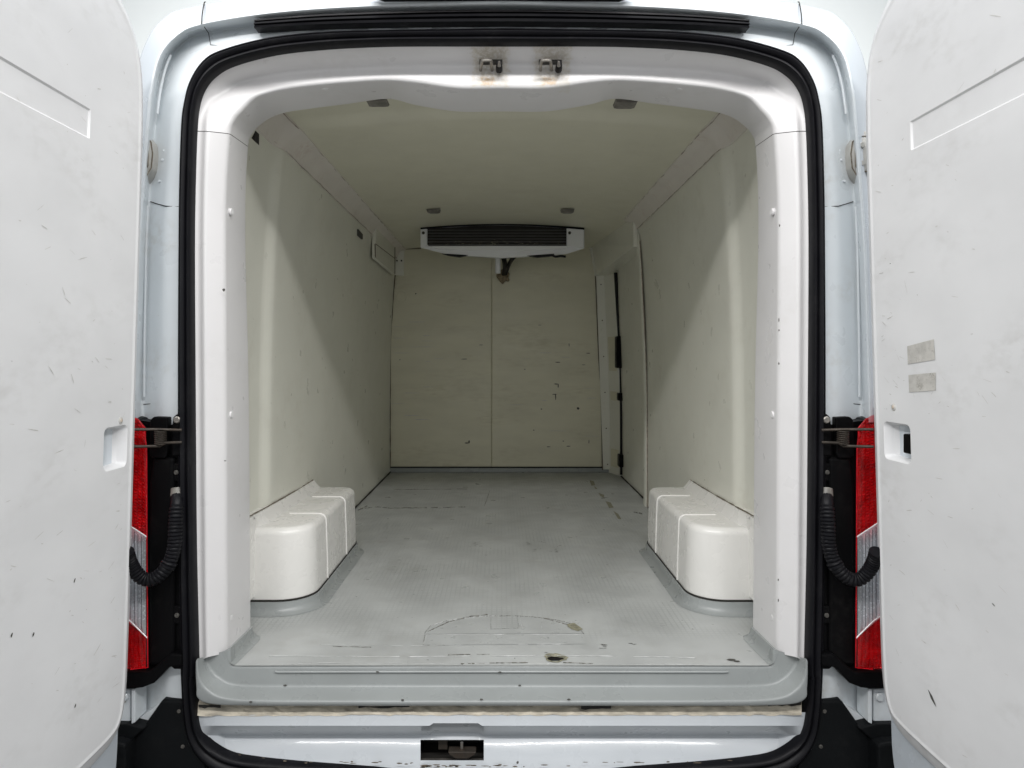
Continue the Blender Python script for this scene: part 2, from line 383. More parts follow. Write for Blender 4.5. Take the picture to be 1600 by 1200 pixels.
j5 = [p+Vector((-.035*(1-min(1, i/8)), .35, .035*min(1, i/9))) for i, p in enumerate(J[4])]
j6 = [Vector((p.x, 3.4, p.z)) for p in j5]
pj = [full(c) for c in J+[j5, j6]]
rows = [round_profile([c[k] for c in pj], .016, 4) for k in range(len(pj[0]))]
nj = 3*5+1
bm = NB(); grid_mesh(bm, [r[:nj] for r in rows]); jamb = part('door_jamb', bm, M['jamb'], smooth=True, angle=60)
bm = NB(); grid_mesh(bm, [r[nj-1:] for r in rows]); skin = part('body_panel', bm, M['paint'], smooth=True, angle=60)
# lower jamb, side skin
for s in (-1, 1):
    ys = [(287,259,222,190,660),(287,261,224,190,850),(288,262,226,190,1050),(292,262,226,190,1150),(310,262,226,190,1260)]
    rows = []
    for a, b, c, d, py in ys:
        r = [W(a,py,.004), W(b,py,.010), W(c,py,.055), W(d,py,.09)]
        r += [Vector((-1.02, .12, r[-1].z)), Vector((-1.02, 3.4, r[-1].z))]
        if s > 0: r = [mirx(p) for p in r]
        rows.append(round_profile(r, .012, 3))
    bm = NB(); grid_mesh(bm, rows); part('side_panel', bm, M['jamb'], smooth=True, angle=50)
    # panel joints, drip bead, spot welds in the jamb
    def Lp(px, py, y):
        p = W(px, py, y); return mirx(p) if s > 0 else p
    bm = NB(); tube(bm, [Lp(235,315,.042), Lp(247,319,.029), Lp(258,322,.012), Lp(282,323,.006)], .0011, 6)
    part('panel_joint', bm, M['dark'], jamb)
    bm = NB(); tube(bm, [Lp(212,641,.03), Lp(222,632,.047), Lp(246,630,.028), Lp(282,628,.006)], .0011, 6)
    tube(bm, [Lp(246,630,.026), Lp(246,646,.026), Lp(252,652,.02)], .0011, 6)
    part('panel_joint', bm, M['dark'], jamb)
    bm = NB(); tube(bm, cr([Lp(267,86,.018), Lp(259,106,.018), Lp(251,140,.018), Lp(246,178,.018)], 5), .003, 8)
    part('drip_bead', bm, M['jamb'], jamb, smooth=True)
    bm = NB(); tube(bm, [Lp(231,322,.036), Lp(228,400,.036), Lp(226,520,.036), Lp(225,620,.036)], .003, 8)
    part('drip_bead', bm, M['jamb'], jamb, smooth=True)
    bm = NB(); tube(bm, cr([Lp(315,37,-.0285), Lp(316,22,-.008), Lp(319,5,.052), Lp(321,3,.12)], 4), .0014, 6)
    part('panel_joint', bm, M['dark'], jamb)
    bm = NB(); tube(bm, [Lp(318,40,-.01), Lp(326,52,.02), Lp(329,70,.011), Lp(360,74,.008)], .001, 6)
    part('panel_joint', bm, M['dark'], jamb)
    for px, py in ((257,236),(254,250),(249,283),(258,240)):
        bm = NB(); disc(bm, Lp(px,py,.026), (0,-1,0), .0035, .003, 8); part('spot_weld', bm, M['jamb'], jamb, smooth=True)
# rubber strip above the opening
tp = [(400,34),(490,26.5),(590,22),(690,19),(784,18)]
bt = [(400,47),(490,42),(590,39),(690,37.5),(784,37)]
a = [W(px,py,-.008) for px,py in tp]; b = [W(px,py,-.008) for px,py in bt]
a = cr(a+[mirx(p) for p in a[-2::-1]], 5); b = cr(b+[mirx(p) for p in b[-2::-1]], 5)
sh = [(0,.016),(0,-.008),(.08,-.014),(.22,-.014),(.28,-.006),(.34,-.006),(.40,-.014),(.62,-.016),(.68,-.008),(.72,-.008),(.80,-.014),(1,-.012),(1,.016)]
bm = NB(); V = grid_mesh(bm, [[p.lerp(q, t)+Vector((0,y,0)) for t, y in sh] for p, q in zip(a, b)])
bm.faces.new(V[0]); bm.faces.new(V[-1])
strip = part('gutter_rubber_strip', bm, M['rubber'], smooth=True, angle=40)
bm = NB(); prism(bm, [(1155,30),(1168,33),(1164,44),(1150,41)], -.006, .03); part('strip_end_clip', bm, M['steel'], strip)
# row of pressed slots in the channel under the strip
for k in range(11):
    px = 470+k*62; t = abs(px-784)/320
    py = 40+7*t*t
    bm = NB(); c = W(px, py+4, .012)
    A = [c+Vector((math.copysign(.022, math.cos(q))+.008*math.cos(q), 0, .004*math.sin(q))) for q in [2*math.pi*i/12+.01 for i in range(12)]]
    prism_pts(bm, A, [p+Vector((0,.02,0)) for p in A]); part('pressed_slot', bm, M['jamb'], jamb)
# high brake light at the roof edge
bm = NB(); prism(bm, [(575,-19),(596,-13),(784,-15),(972,-13),(993,-19),(968,-40),(784,-44),(600,-40)], -.07, -.02); bevel(bm, .004)
part('brake_light', bm, M['black'])

# ---------------------------------------------------------------- cargo bay
hx, hy, hr = .139, .0745, .025
def cdt_fill(outer, holes, to3, bm):
    pts = []; edges = []; 
    for lp in [outer]+holes:
        b0 = len(pts); pts += [Vector(p) for p in lp]
        edges += [(b0+i, b0+(i+1) % len(lp)) for i in range(len(lp))]
    v, e, f, *_ = geometry.delaunay_2d_cdt(pts, edges, [], 0, 1e-6)
    def inside(p, poly):
        c = False; j = len(poly)-1
        for i in range(len(poly)):
            if (poly[i][1] > p[1]) != (poly[j][1] > p[1]) and p[0] < (poly[j][0]-poly[i][0])*(p[1]-poly[i][1])/(poly[j][1]-poly[i][1])+poly[i][0]: c = not c
            j = i
        return c
    bv = [bm.verts.new(to3(p)) for p in v]
    for t in f:
        c = sum((v[i] for i in t), Vector((0,0)))/len(t)
        if not inside(c, outer) or any(inside(c, h) for h in holes): continue
        bm.faces.new([bv[i] for i in t])
    return bv
hole = []
for i in range(22):
    a = 2*math.pi*i/22; r = hr*(1+.10*math.sin(3*a+1)+random.uniform(-.07,.07))
    hole.append((hx+r*math.cos(a), hy+r*math.sin(a)*.85))
bm = NB(); cdt_fill([(-.79,.03),(.79,.03),(.84,.5),(.84,3.02),(-.79,3.02)], [hole], lambda p: Vector((p[0],p[1],0)), bm)
floor = part('cargo_floor', bm, M['floor'])
bm = NB(); grid_mesh(bm, [[Vector((x,y,0)) for x,y in hole], [Vector((hx+(x-hx)*.86,y,-.03)) for x,y in hole]]+[[Vector((hx+(x-hx)*.8,y,-.06)) for x,y in hole]])
V = [Vector((x,y,-.06)) for x,y in hole]
bm.faces.new([bm.verts.new(p) for p in V]); part('ring_hole', bm, M['dark'], floor)
bm = NB()
rows = []
for i, (x, y) in enumerate(hole):
    d = Vector((x-hx, y-hy, 0)).normalized(); q = random.uniform(.003,.009)
    rows.append([Vector((x,y,-.004))-d*.003, Vector((x,y,.0015)), Vector((x,y,.0012))+d*q])
grid_mesh(bm, rows, closed=True); part('hole_rim', bm, M['woreyel'], floor)

# sill moulding in grey gelcoat
S0 = [(360,1014),(360,1024),(360,1033),(362,1039),(376,1041),(430,1041),(560,1041),(784,1040)]
S1 = [(321,1026),(324,1038),(331,1049),(345,1062),(368,1071),(430,1073),(560,1073),(784,1073)]
S2 = [(308,1029),(309,1048),(313,1064),(324,1078),(347,1090),(400,1095),(560,1096),(784,1096)]
S3 = [(305,1036),(305,1056),(306,1076),(308,1092),(330,1101),(400,1104),(560,1104),(784,1104)]
cs = [[W(px,py,y) for px,py in c] for c, y in ((S0,.031),(S1,.028),(S2,-.028),(S3,-.024))]
cs.append([p+Vector((0,.03,-.002)) for p in cs[3]])
cs.insert(0, [Vector((p.x, .06, max(p.z, .0)-.001)) for p in cs[0]])
pc = [full(c) for c in cs]
bm = NB(); grid_mesh(bm, [round_profile([c[k] for c in pc], .007, 4) for k in range(len(pc[0]))])
sill = part('loading_sill', bm, M['grey'], smooth=True, angle=60)
bm = NB(); tube(bm, [W(430,1049,.0285), W(434,1050,.0278), W(784,1049.5,.0278), W(1134,1050,.0278), W(1138,1049,.0285)], .0028, 10)
part('sill_bead', bm, M['grey'], sill, smooth=True)
# grimy caulk between the moulding and the steel sill
ck = ((303,1090,1118),(330,1098,1119),(400,1101,1119),(600,1102,1118),(784,1101,1118),(1000,1101,1118),(1180,1099,1118),(1240,1096,1118),(1265,1088,1116))
rows = []
for (x0, a0, b0), (x1, a1, b1) in zip(ck[:-1], ck[1:]):
    nn = max(2, int((x1-x0)/9))
    for k in range(nn):
        t = k/nn; px = x0+(x1-x0)*t; q = a0+(a1-a0)*t; w = b0+(b1-b0)*t+random.uniform(-1.6,.8)
        rows.append([W(px,q,.014), W(px,q+4+random.uniform(0,3),.006), W(px,w-4,-.002+random.uniform(-.0015,.0015)), W(px,w,-.006)])
bm = NB(); grid_mesh(bm, rows)
part('sill_caulk', bm, M['dirty'], sill)
for px0, px1, py0, py1 in ((908,955,1101,1109),(1200,1252,1096,1103),(310,345,1101,1107),(560,640,1103,1106)):
    bm = NB(); pts = []
    for i in range(8):
        t = i/7; pts.append(W(px0+(px1-px0)*t, py0+random.uniform(-1,1), -.008))
    for i in range(8):
        t = 1-i/7; pts.append(W(px0+(px1-px0)*t, py1+random.uniform(-2,1), -.008))
    bm.faces.new([bm.verts.new(p) for p in pts]); part('caulk_gap', bm, M['dark'], sill)
# steel sill
xs = [303,316,330,352,400,520,657,671,677,747,753,756,900,1050,1168,1216,1238,1252,1265]
rows = []
for x in xs:
    dx = min(x-303, 1265-x)
    k = max(0, min(1, (dx-14)/36))
    nt_ = 675 <= x <= 750
    bot = {0:1118,13:1155}.get(dx, 1180 if dx < 30 else 1188 if dx < 60 else 1212)
    p2, p3 = (1130,1146) if nt_ else (1134,1149)
    ys = [1113, 1117, p2, p3, 1156, 1188, bot]
    yy = [.03, -.004, -.012, .040, .032, .006, -.004]
    rows.append([W(x, min(v, bot-.5*(6-i)), y*k) for i, (v, y) in enumerate(zip(ys, yy))])
bm = NB(); 
V = grid_mesh(bm, rows, skip=lambda i, j: j == 4 and 6 <= i <= 10)
bmesh.ops.remove_doubles(bm, verts=bm.verts, dist=1e-5)
steel = part('steel_sill', bm, M['toned_paint'], smooth=True, angle=25)
# lower edge lip and chipped paint
bm = NB()
for k in range(60):
    px = random.choice([random.uniform(350,640), random.uniform(640,800), random.uniform(660,720), random.uniform(800,1180)])
    t = abs(px-784); py = 1193-max(0, t-120)*.015 - max(0, t-330)*.12
    if t < 130: py = 1197
    c = W(px, py+random.uniform(-2.5,2), -.0098); w, h = random.uniform(.002,.014), random.uniform(.001,.0025)
    bm.faces.new([bm.verts.new(c+Vector((w*math.cos(a)*random.uniform(.6,1),0,h*math.sin(a)*random.uniform(.6,1)))) for a in [i*math.pi/3.5 for i in range(7)]])
part('paint_chips', bm, M['brown'], steel)['kind'] = 'stuff'
# latch opening
bm = NB(); p0 = W(655,1153,.036); p1 = W(758,1192,.036)
v = box(bm, (p0.x,.036,p1.z), (p1.x,.13,p0.z)); f = [q for q in bm.faces if all(abs(w.co.y-.036) < 1e-5 for w in q.verts)]
bmesh.ops.delete(bm, geom=f, context='FACES'); part('latch_pocket', bm, M['dark'], steel)
bm = NB(); p0 = W(655,1176,.05); p1 = W(758,1190,.022); box(bm, (p0.x+.001,.012,p1.z), (p1.x-.001,.026,p0.z)); part('latch_ledge', bm, M['steel'], steel)
bm = NB(); prism(bm, [(700,1175),(744,1175),(743,1179),(731,1186),(713,1186),(702,1180)], .004, .03); bevel(bm, .002)
lt = part('latch_plate', bm, M['rust'], steel)
bm = NB(); p = W(721.5,1160,.02); q = W(721.5,1178,.02); tube(bm, [q, p], .004, 8); part('latch_pin', bm, M['steel'], steel)
bm = NB(); prism(bm, [(685,1157),(699,1157),(699,1171),(685,1171)], .05, .055); part('latch_nut_plate', bm, M['rust'], steel)

# walls
WP = [(.768,0),(.768,.3),(.766,.6),(.762,.85),(.752,1.1),(.740,1.3),(.722,1.482)]
def woff(y):
    t = max(0, min(1, (y-.50)/.075)); return .020*(1-t*t*(3-2*t))
ysl = [.19,.3,.42,.50,.515,.53,.545,.56,.575,.60,.9,1.4,1.92]
def wall_rows(s, ys):
    prof = cr([Vector((s*x,0,z)) for x, z in WP], 4)
    return [[Vector((p.x+s*woff(y), y, p.z)) for p in prof] for y in ys]
bm = NB(); grid_mesh(bm, wall_rows(-1, ysl+[2.5,3.02])); wl = part('side_wall', bm, M['wall'], smooth=True, angle=60)
bm = NB(); rr = wall_rows(1, ysl); rr.append([p+Vector((.10,0,0)) for p in rr[-1]]); grid_mesh(bm, rr); wr = part('side_wall', bm, M['wall'], smooth=True, angle=60)
# cove strips between wall and ceiling
for s, yend in ((-1, 3.02), (1, 2.0)):
    rows = []
    for y in [v for v in ysl if v < yend]+[yend]:
        o = woff(y); a = Vector((s*(.7235+o), y, 1.470)); b = Vector((s*(.707+o), y, 1.505+o*.4)); c = Vector((s*(.690+o), y, 1.522+o*.6)); d = Vector((s*(.660+o), y, 1.534+o))
        rows.append([a+Vector((s*.01,0,0)), a-Vector((s*.004,0,0)), b-Vector((s*.003,0,.002)), c-Vector((s*.002,0,.003)), d-Vector((0,0,.004)), d+Vector((0,0,.01))])
    bm = NB(); grid_mesh(bm, rows); cv = part('cove_strip', bm, M['cove'], smooth=True, angle=40)
    for (x, z) in ((.7185,1.4695),(.6615,1.5305),(.694,1.517)):
        bm = NB(); pth = []
        for k in range(60):
            y = .2+k*(yend-.22)/59
            pth.append(Vector((s*(x+woff(y))+random.uniform(-.001,.001), y, z+woff(y)*.7+random.uniform(-.001,.001))))
        tube(bm, pth, .0015, 5, rfun=lambda i: random.uniform(.0004,.0019) if z != 1.517 else random.uniform(.0002,.0008)); part('sealant_line', bm, M['pale'], cv)
# ceiling with crown
rows = []
for y in ysl+[2.4,3.02]:
    o = woff(y)
    rows.append([Vector((x*.70, y, 1.574-.045*(x*x)**1.0+o)) for x in [i/10-1 for i in range(21)]])
bm = NB(); grid_mesh(bm, rows); ceil = part('ceiling', bm, M['ceil'], smooth=True, angle=60)
for px, py, w, h in ((587,155,17,1.8),(980,157,18,3)):
    bm = NB(); c = W(px,py,.22)
    A = [c+Vector((w*.0018*x,0,h*.0018*z)) for x, z in ((-1,1),(1,1),(.9,-.6),(.6,-1),(-.6,-1),(-.9,-.6))]
    prism_pts(bm, A, [p+Vector((0,.05,0)) for p in A]); part('ceiling_lamp', bm, M['lampg'], ceil)
bm = NB(); c = W(396,213,.21); A = [W(393,216,.215),W(399,204,.215),W(399,222,.215)]; prism_pts(bm, A, [p+Vector((0,.03,0)) for p in A]); part('bracket_tab', bm, M['dark'], wl)

# bulkhead
YB = 3.0
def bx(px): return (px-CX)*(YB+D0)/F
def bz(py): return CZ-(py-CY)*(YB+D0)/F
bulk = None
bm = NB(); box(bm, (-.80,YB+.01,-.02), (.90,YB+.05,1.62)); bulk = part('bulkhead', bm, M['bulk'])
for x0, x1, dy in ((bx(608)+.004, bx(768)-.0004, 0), (bx(768)+.0004, bx(940), -.003)):
    bm = NB(); box(bm, (x0,YB+dy,.038), (x1,YB+.012,1.60)); bevel(bm, .003, 1); part('bulkhead_panel', bm, M['bulk'], bulk)
bm = NB(); tube(bm, [(bx(769),YB-.002,.04),(bx(769),YB-.002,1.35)], .004, 8); part('joint_bead', bm, M['bulk'], bulk, smooth=True)
bm = NB(); box(bm, (bx(607),YB-.006,.0), (bx(968),YB+.011,.030)); bevel(bm, .003, 1); part('kick_strip', bm, M['grey'], bulk)
bm = NB(); box(bm, (bx(607),YB-.004,.0305), (bx(945),YB+.009,.0385)); part('joint_gap', bm, M['dark'], bulk)
bm = NB(); pth = [Vector((-.770+.004*math.sin(k*1.3)-.004*0, YB-.012, .03+k*.047)) for k in range(33)]
pth = [Vector((-(.765 if p.z < .8 else .765-.045*((p.z-.8)/.7)**1.4), p.y, p.z)) for p in pth]
tube(bm, pth, .004, 6, rfun=lambda i: random.uniform(.0015,.0042)); part('corner_sealant', bm, M['brown'], bulk)
# trim strip on the right of the bulkhead, full height, and B-pillar lining
bm = NB()
A = [Vector((bx(px),YB-.018,bz(py))) for px, py in ((931,432),(950,428),(962,733),(942,733))]
prism_pts(bm, A, [p+Vector((0,.02,0)) for p in A]); bevel(bm, .002, 1); tp_ = part('corner_strip', bm, M['wall'], bulk)
for k in range(6):
    py = 445+k*56; bm = NB(); px = 934+ (py-432)/301*11+4; disc(bm, (bx(px),YB-.017,bz(py)), (0,-1,0), .0045, .003, 8); part('rivet', bm, M['brown'], tp_)
bm = NB(); tube(bm, [(bx(930),YB-.012,bz(432)),(bx(935),YB-.012,bz(560)),(bx(938),YB-.010,bz(600)),(bx(941.5),YB-.01,bz(734))], .0035, 6); part('joint_gap', bm, M['brown'], tp_)
bm = NB()
rows = []
for z in (0,.4,.8,1.1,1.42):
    t = -.042*max(0,(z-.45)/.95)
    rows.append([Vector((.735+t,YB-.004,z)), Vector((.790+t,2.86,z)), Vector((.83+t,2.85,z))])
grid_mesh(bm, rows); pill = part('pillar_lining', bm, M['wall'], smooth=True, angle=30)
bm = NB(); A = [Vector((.752,2.93,z)) for z in (.70,)]; 
for z0, z1 in ((.70,.93),(.50,.56),(.05,.17)):
    q = [Vector((.748+d-.042*max(0,(z-.45)/.95),2.958-d*2.2,z)) for d, z in ((0,z0),(.036,z0),(.036,z1),(0,z1))]
    q = [p+Vector((-.004,-.003,0)) for p in q]
    bm = NB(); prism_pts(bm, q, [p+Vector((.006,.004,0)) for p in q]); part('striker_plate', bm, M['bulk'], pill)
# sliding door
rows = []
for z in (0,.4,.8,1.1,1.42):
    t = -.035*max(0,(z-.45)/.95)
    rows.append([Vector((.823+t,2.835,z)), Vector((.800+t,2.825,z)), Vector((.795+t,2.74,z)), Vector((.790+t,2.70,z)), Vector((.800+t,2.3,z)), Vector((.800+t,1.90,z))])
bm = NB(); grid_mesh(bm, rows); sd = part('sliding_door', bm, M['wall'], smooth=True, angle=20)
bm = NB(); pth = cr([Vector((.800,2.845,.01)),Vector((.800,2.845,.4)),Vector((.795,2.845,.75)),Vector((.775,2.845,1.1)),Vector((.757,2.845,1.40))], 6)
tube(bm, pth, .014, 8); part('door_edge_seal', bm, M['rubber'], sd, smooth=True)
bm = NB(); box(bm, (.752,2.775,.72), (.80,2.85,.93)); bevel(bm, .008); part('door_lock', bm, M['black'], sd)
bm = NB(); box(bm, (.766,2.79,.505), (.81,2.85,.555)); bevel(bm, .004); part('door_latch', bm, M['black'], sd)
bm = NB(); box(bm, (.770,2.77,.07), (.82,2.85,.15)); bevel(bm, .004); part('door_roller', bm, M['black'], sd)
# frame edge of the wall next to the sliding door
rows = []
for z in [i*.15 for i in range(10)]+[1.44]:
    t = -.045*max(0,(z-.55)/.95)**1.3
    rows.append([Vector((.764+t,1.89,z)), Vector((.756+t,1.905,z)), Vector((.760+t,1.965,z)), Vector((.80+t,1.97,z))])
bm = NB(); grid_mesh(bm, rows); fe = part('door_frame_edge', bm, M['wall'], smooth=True, angle=40)
bm = NB(); tube(bm, [Vector((.7635-.045*max(0,(z-.55)/.95)**1.3,1.886,z)) for z in [i*.1 for i in range(15)]], .002, 6, rfun=lambda i: random.uniform(.001,.003)); part('sealant_line', bm, M['pale'], fe)
# box section above the sliding door
bm = NB()
A = [Vector((.700,1.93,1.375)),Vector((.698,1.93,1.57)),Vector((.86,1.93,1.57)),Vector((.86,1.93,1.375))]
B = [Vector((.640,3.0,1.350)),Vector((.606,3.0,1.57)),Vector((.86,3.0,1.57)),Vector((.86,3.0,1.350))]
prism_pts(bm, A, B); bevel(bm, .004); ob = part('overhead_box', bm, M['wall'])
bm = NB(); tube(bm, [(.698-.092*t,1.93+1.07*t,1.545-.004*t) for t in [k/14 for k in range(15)]], .002, 6, rfun=lambda i: random.uniform(.001,.003)); part('sealant_line', bm, M['pale'], ob)
bm = NB(); A = [Vector((bx(px),2.955,bz(py))) for px, py in ((921,388),(936,384),(941,428),(929,432))]; prism_pts(bm, A, [p+Vector((0,.04,0)) for p in A]); bevel(bm, .002, 1); cp = part('end_plate', bm, M['wall'], ob)
for px, py in ((928,400),(932,424)):
    bm = NB(); disc(bm, (bx(px),2.957,bz(py)), (0,-1,0), .005, .004, 8); part('rivet', bm, M['brown'], cp)
# plates in the left top corner
def on_left_wall(px, py, x=-.715):
    D = -x*F/(CX-px); return Vector((x, D-D0, CZ-(py-CY)*D/F))
bm = NB(); A = [on_left_wall(588,357,-.700), on_left_wall(606,356,-.700), on_left_wall(618,384,-.700), on_left_wall(617,429,-.700), on_left_wall(587,403,-.700)]
prism_pts(bm, A, [p-Vector((.022,0,0)) for p in A]); bevel(bm, .002, 1); pl = part('corner_plate', bm, M['wall'], wl)
bm = NB(); tube(bm, [on_left_wall(586,381,-.698), on_left_wall(586.5,402,-.698)], .003, 6); tube(bm, [on_left_wall(587,381,-.698), on_left_wall(617,404,-.698)], .0018, 6); tube(bm, [on_left_wall(617,386,-.698), on_left_wall(617,428,-.698)], .003, 6)
part('joint_gap', bm, M['brown'], pl)
bm = NB(); A = [Vector((bx(px),YB-.02,bz(py))) for px, py in ((618,389),(632,389),(631,431),(617,430))]; prism_pts(bm, A, [p+Vector((0,.025,0)) for p in A]); bevel(bm, .002, 1); p2 = part('corner_plate', bm, M['wall'], bulk)
for px, py in ((621,408),(628,408)):
    bm = NB(); disc(bm, (bx(px),YB-.019,bz(py)), (0,-1,0), .006, .004, 8); part('rivet', bm, M['dark'], p2)
bm = NB(); A = [on_left_wall(560,358,-.720), on_left_wall(567,366,-.720), on_left_wall(567,374,-.720), on_left_wall(561,368,-.720)]; prism_pts(bm, A, [p-Vector((.01,0,0)) for p in A]); part('vent_slot', bm, M['chipm'], wl)
bm = NB(); tube(bm, [(bx(630)+.0*k, YB-.004, bz(388)+.001) if False else (bx(632+k*2.6), YB-.006, bz(389-k*.1)) for k in range(11)], .005, 6); part('sealant_line', bm, M['brown'], bulk)

# wheel arch boxes
def plan_path(r1, r2, x0, x1, y0, y1, off):
    P = [(x0, y0+off)]
    for k in range(9):
        a = R(-90)+R(90)*k/8; P.append((x1-r1+(r1-off)*math.cos(a), y0+r1+(r1-off)*math.sin(a)))
    for k in range(9):
        a = R(90)*k/8; P.append((x1-r2+(r2-off)*math.cos(a), y1-r2+(r2-off)*math.sin(a)))
    P.append((x0, y1-off)); return P
def on_wall(x, z): return x
for s in (-1, 1):
    prof = [(0.002,.038),(.003,.12),(.007,.234)]
    for k in range(1, 8):
        a = R(90)*k/7; prof.append((.007+.022*(1-math.cos(a)), .234+.023*math.sin(a)))
    rows = []
    for off, z in prof:
        # path measured from the wall inwards: local u grows towards the middle of the van
        pp = plan_path(.105, .060, -.02, .195, .386, 1.10, off)
        rows.append([Vector((s*(.780-u), y, z)) for u, y in pp])
    bm = NB(); V = grid_mesh(bm, rows); bm.faces.new(V[-1])
    ab = part('wheel_arch_box', bm, M['arch'], smooth=True, angle=50)
    for yr in (.60, .88) if s < 0 else (.58, .90):
        pth = [Vector((s*.715,yr,.2572)), Vector((s*.620,yr,.2572))]
        for k in range(1, 8):
            a = R(90)*k/7; pth.append(Vector((s*(.592+.022*(1-math.sin(a))), yr, .234+.023*math.cos(a))))
        pth += [Vector((s*.588,yr,.12)), Vector((s*.586,yr,.04))]
        bm = NB(); tube(bm, pth, .0030, 8); part('moulded_rib', bm, M['arch'], ab, smooth=True)
    # flange up the wall with sealant line on top
    rows = []
    for y, zt, xi, zl in ((.385,.299,.770,.225),(.405,.298,.758,.236),(.43,.297,.742,.246),(.48,.295,.733,.250),(.7,.290,.731,.250),(.9,.287,.730,.250),(1.065,.287,.730,.250)):
        rows.append([Vector((s*xi,y,zl)), Vector((s*(xi+.009),y,zl+.013)), Vector((s*.754,y,zt-.008)), Vector((s*.7585,y,zt)), Vector((s*.80,y,zt+.001))])
    bm = NB(); box(bm, (min(s*.757,s*.80),.30,.05), (max(s*.757,s*.80),.405,.2975)); part('flange_end', bm, M['arch'], ab)
    bm = NB(); V = grid_mesh(bm, rows); bm.faces.new(V[-1]); part('wall_flange', bm, M['arch'], ab, smooth=True, angle=40)
    bm = NB(); tube(bm, cr([Vector((s*.765,y,z+.001)) for y, z in ((.30,.302),(.6,.292),(.9,.286),(1.065,.286))], 10), .003, 6, rfun=lambda i: random.uniform(.0014,.0034)); part('sealant_line', bm, M['brown'], ab)
    bm = NB(); pp = plan_path(.105,.060,0,.195,.386,1.10,-.0005); 
    rows = [[Vector((s*(.780-u),y,.0345)) for u,y in pp],[Vector((s*(.780-u),y,.0415)) for u,y in pp]]
    grid_mesh(bm, rows); part('joint_gap', bm, M['dark'], ab)
    # grey cove up-stand round the arch base
    rows = []
    for off, z in ((-.001,.035),(-.005,.034),(-.007,.020),(-.012,.008),(-.022,.002),(-.032,.0006)):
        pp = plan_path(.105,.060,0,.195,.386,1.10,off); rows.append([Vector((s*(.780-u),y,z)) for u,y in pp])
    bm = NB(); grid_mesh(bm, rows); part('floor_cove', bm, M['grey'], floor, smooth=True, angle=60)
    # cove at the pillar foot
    rows = []; rows2 = []
    for d, z in ((-.002,.034),(.004,.033),(.007,.018),(.014,.006),(.026,.0007)):
        q = [(-.703+d,.030),(-.699+d,.10),(-.695+d,.190),(-.697+d*.8,.198+d*.6),(-.70+d*.3,.2+d),(-.745,.2+d)]
        rows.append([Vector((-s*x, y, z)) for x, y in q]); rows2.append([Vector((-s*(-.787+d), y, z)) for y in (.2,.29,.386)])
    bm = NB(); grid_mesh(bm, rows); part('floor_cove', bm, M['grey'], floor, smooth=True, angle=60)
    bm = NB(); grid_mesh(bm, rows2); part('floor_cove', bm, M['grey'], floor, smooth=True, angle=60)
    # floor to wall joint behind the arch
    ye = 2.99 if s < 0 else 2.82; xe = .765 if s < 0 else .795
    bm = NB(); tube(bm, [Vector((s*(.764 if s < 0 or y < 1.9 else .79),y,.004)) for y in [1.05+k*(ye-1.05)/24 for k in range(25)]], .004, 6, rfun=lambda i: random.uniform(.002,.0055)); part('joint_gap', bm, M['dark'], floor)

# cooling unit on the bulkhead
YU = 2.32; 
def U(px, py, y=YU): return W(px, py, y)
def box_px(bm, x0, x1, y0, y1, ya, yb):
    a, b = U(x0,y1,ya), U(x1,y0,ya); box(bm, (a.x,ya,a.z), (b.x,yb,b.z))
top = [(657,358),(700,354.5),(740,352.5),(785,351.5),(830,352.5),(870,355),(913,358.5)]
bm = NB(); A = [U(px,py,YU+.012) for px,py in top]+[U(913,388,YU+.012),U(885,397,YU+.012),U(785,403,YU+.012),U(700,398,YU+.012),U(657,387,YU+.012)]
B = [Vector((p.x, YB-.005, p.z if i < 7 else W(0, CY-(CY-(388,397,403,398,387)[i-7])*.99, YB-.005).z)) for i, p in enumerate(A)]
prism_pts(bm, A, B); unit = part('cooling_unit', bm, M['unit'])
# front fascia parts
bm = NB(); A = [U(px,py) for px,py in ((657,358),(667,357.2),(667,381),(670,384.5),(675,386),(657,386))]; prism_pts(bm, A, [p+Vector((0,.03,0)) for p in A]); bevel(bm, .003); part('fascia_end', bm, M['unit'], unit)
bm = NB(); A = [U(px,py) for px,py in ((885.5,356.5),(912,358.5),(911.5,388),(886,385))]; prism_pts(bm, A, [p+Vector((0,.03,0)) for p in A]); bevel(bm, .003); part('fascia_end', bm, M['unit'], unit)
bm = NB(); A = [U(px,py) for px,py in ((675,384),(886,384),(886,388),(840,391),(785,392.5),(720,391),(672,387.5))]; prism_pts(bm, A, [p+Vector((0,.035,0)) for p in A]); bevel(bm, .003); part('fascia_lip', bm, M['unit'], unit)
bm = NB(); A = [U(px,py-2.2,YU-.004) for px,py in top]+[U(px,py,YU-.004) for px,py in top[::-1]]; prism_pts(bm, A, [p+Vector((0,.05,0)) for p in A]); part('top_gasket', bm, M['rubber'], unit)
bm = NB(); A = [U(668,357.5,YU+.010),U(740,353.4,YU+.010),U(785,352.6,YU+.010),U(830,353.5,YU+.010),U(885,357,YU+.010),U(885,384,YU+.010),U(668,384,YU+.010)]; bm.faces.new([bm.verts.new(p) for p in A]); part('grille_backing', bm, M['dark'], unit)
for k in range(6):
    py = 359.5+k*4.5
    bm = NB(); a, b = U(668,py,YU+.004), U(885,py,YU+.004)
    A = [a+Vector((0,0,.0025)), a+Vector((0,.012,-.002)), a+Vector((0,.012,-.006)), a+Vector((0,0,-.0025))]
    prism_pts(bm, A, [p+Vector((b.x-a.x,0,0)) for p in A]); part('grille_slat', bm, M['slat'], unit)
bm = NB()
for k in range(60):
    px = 668+random.betavariate(2.2,2.2)*217; py = 382-abs(random.gauss(0,3.5))
    c = U(px,py,YU+.001); w, h = random.uniform(.002,.012), random.uniform(.0006,.002)
    bm.faces.new([bm.verts.new(c+Vector((w*math.cos(a)*random.uniform(.5,1),0,h*math.sin(a)*random.uniform(.5,1)))) for a in [i*math.pi/3 for i in range(6)]])
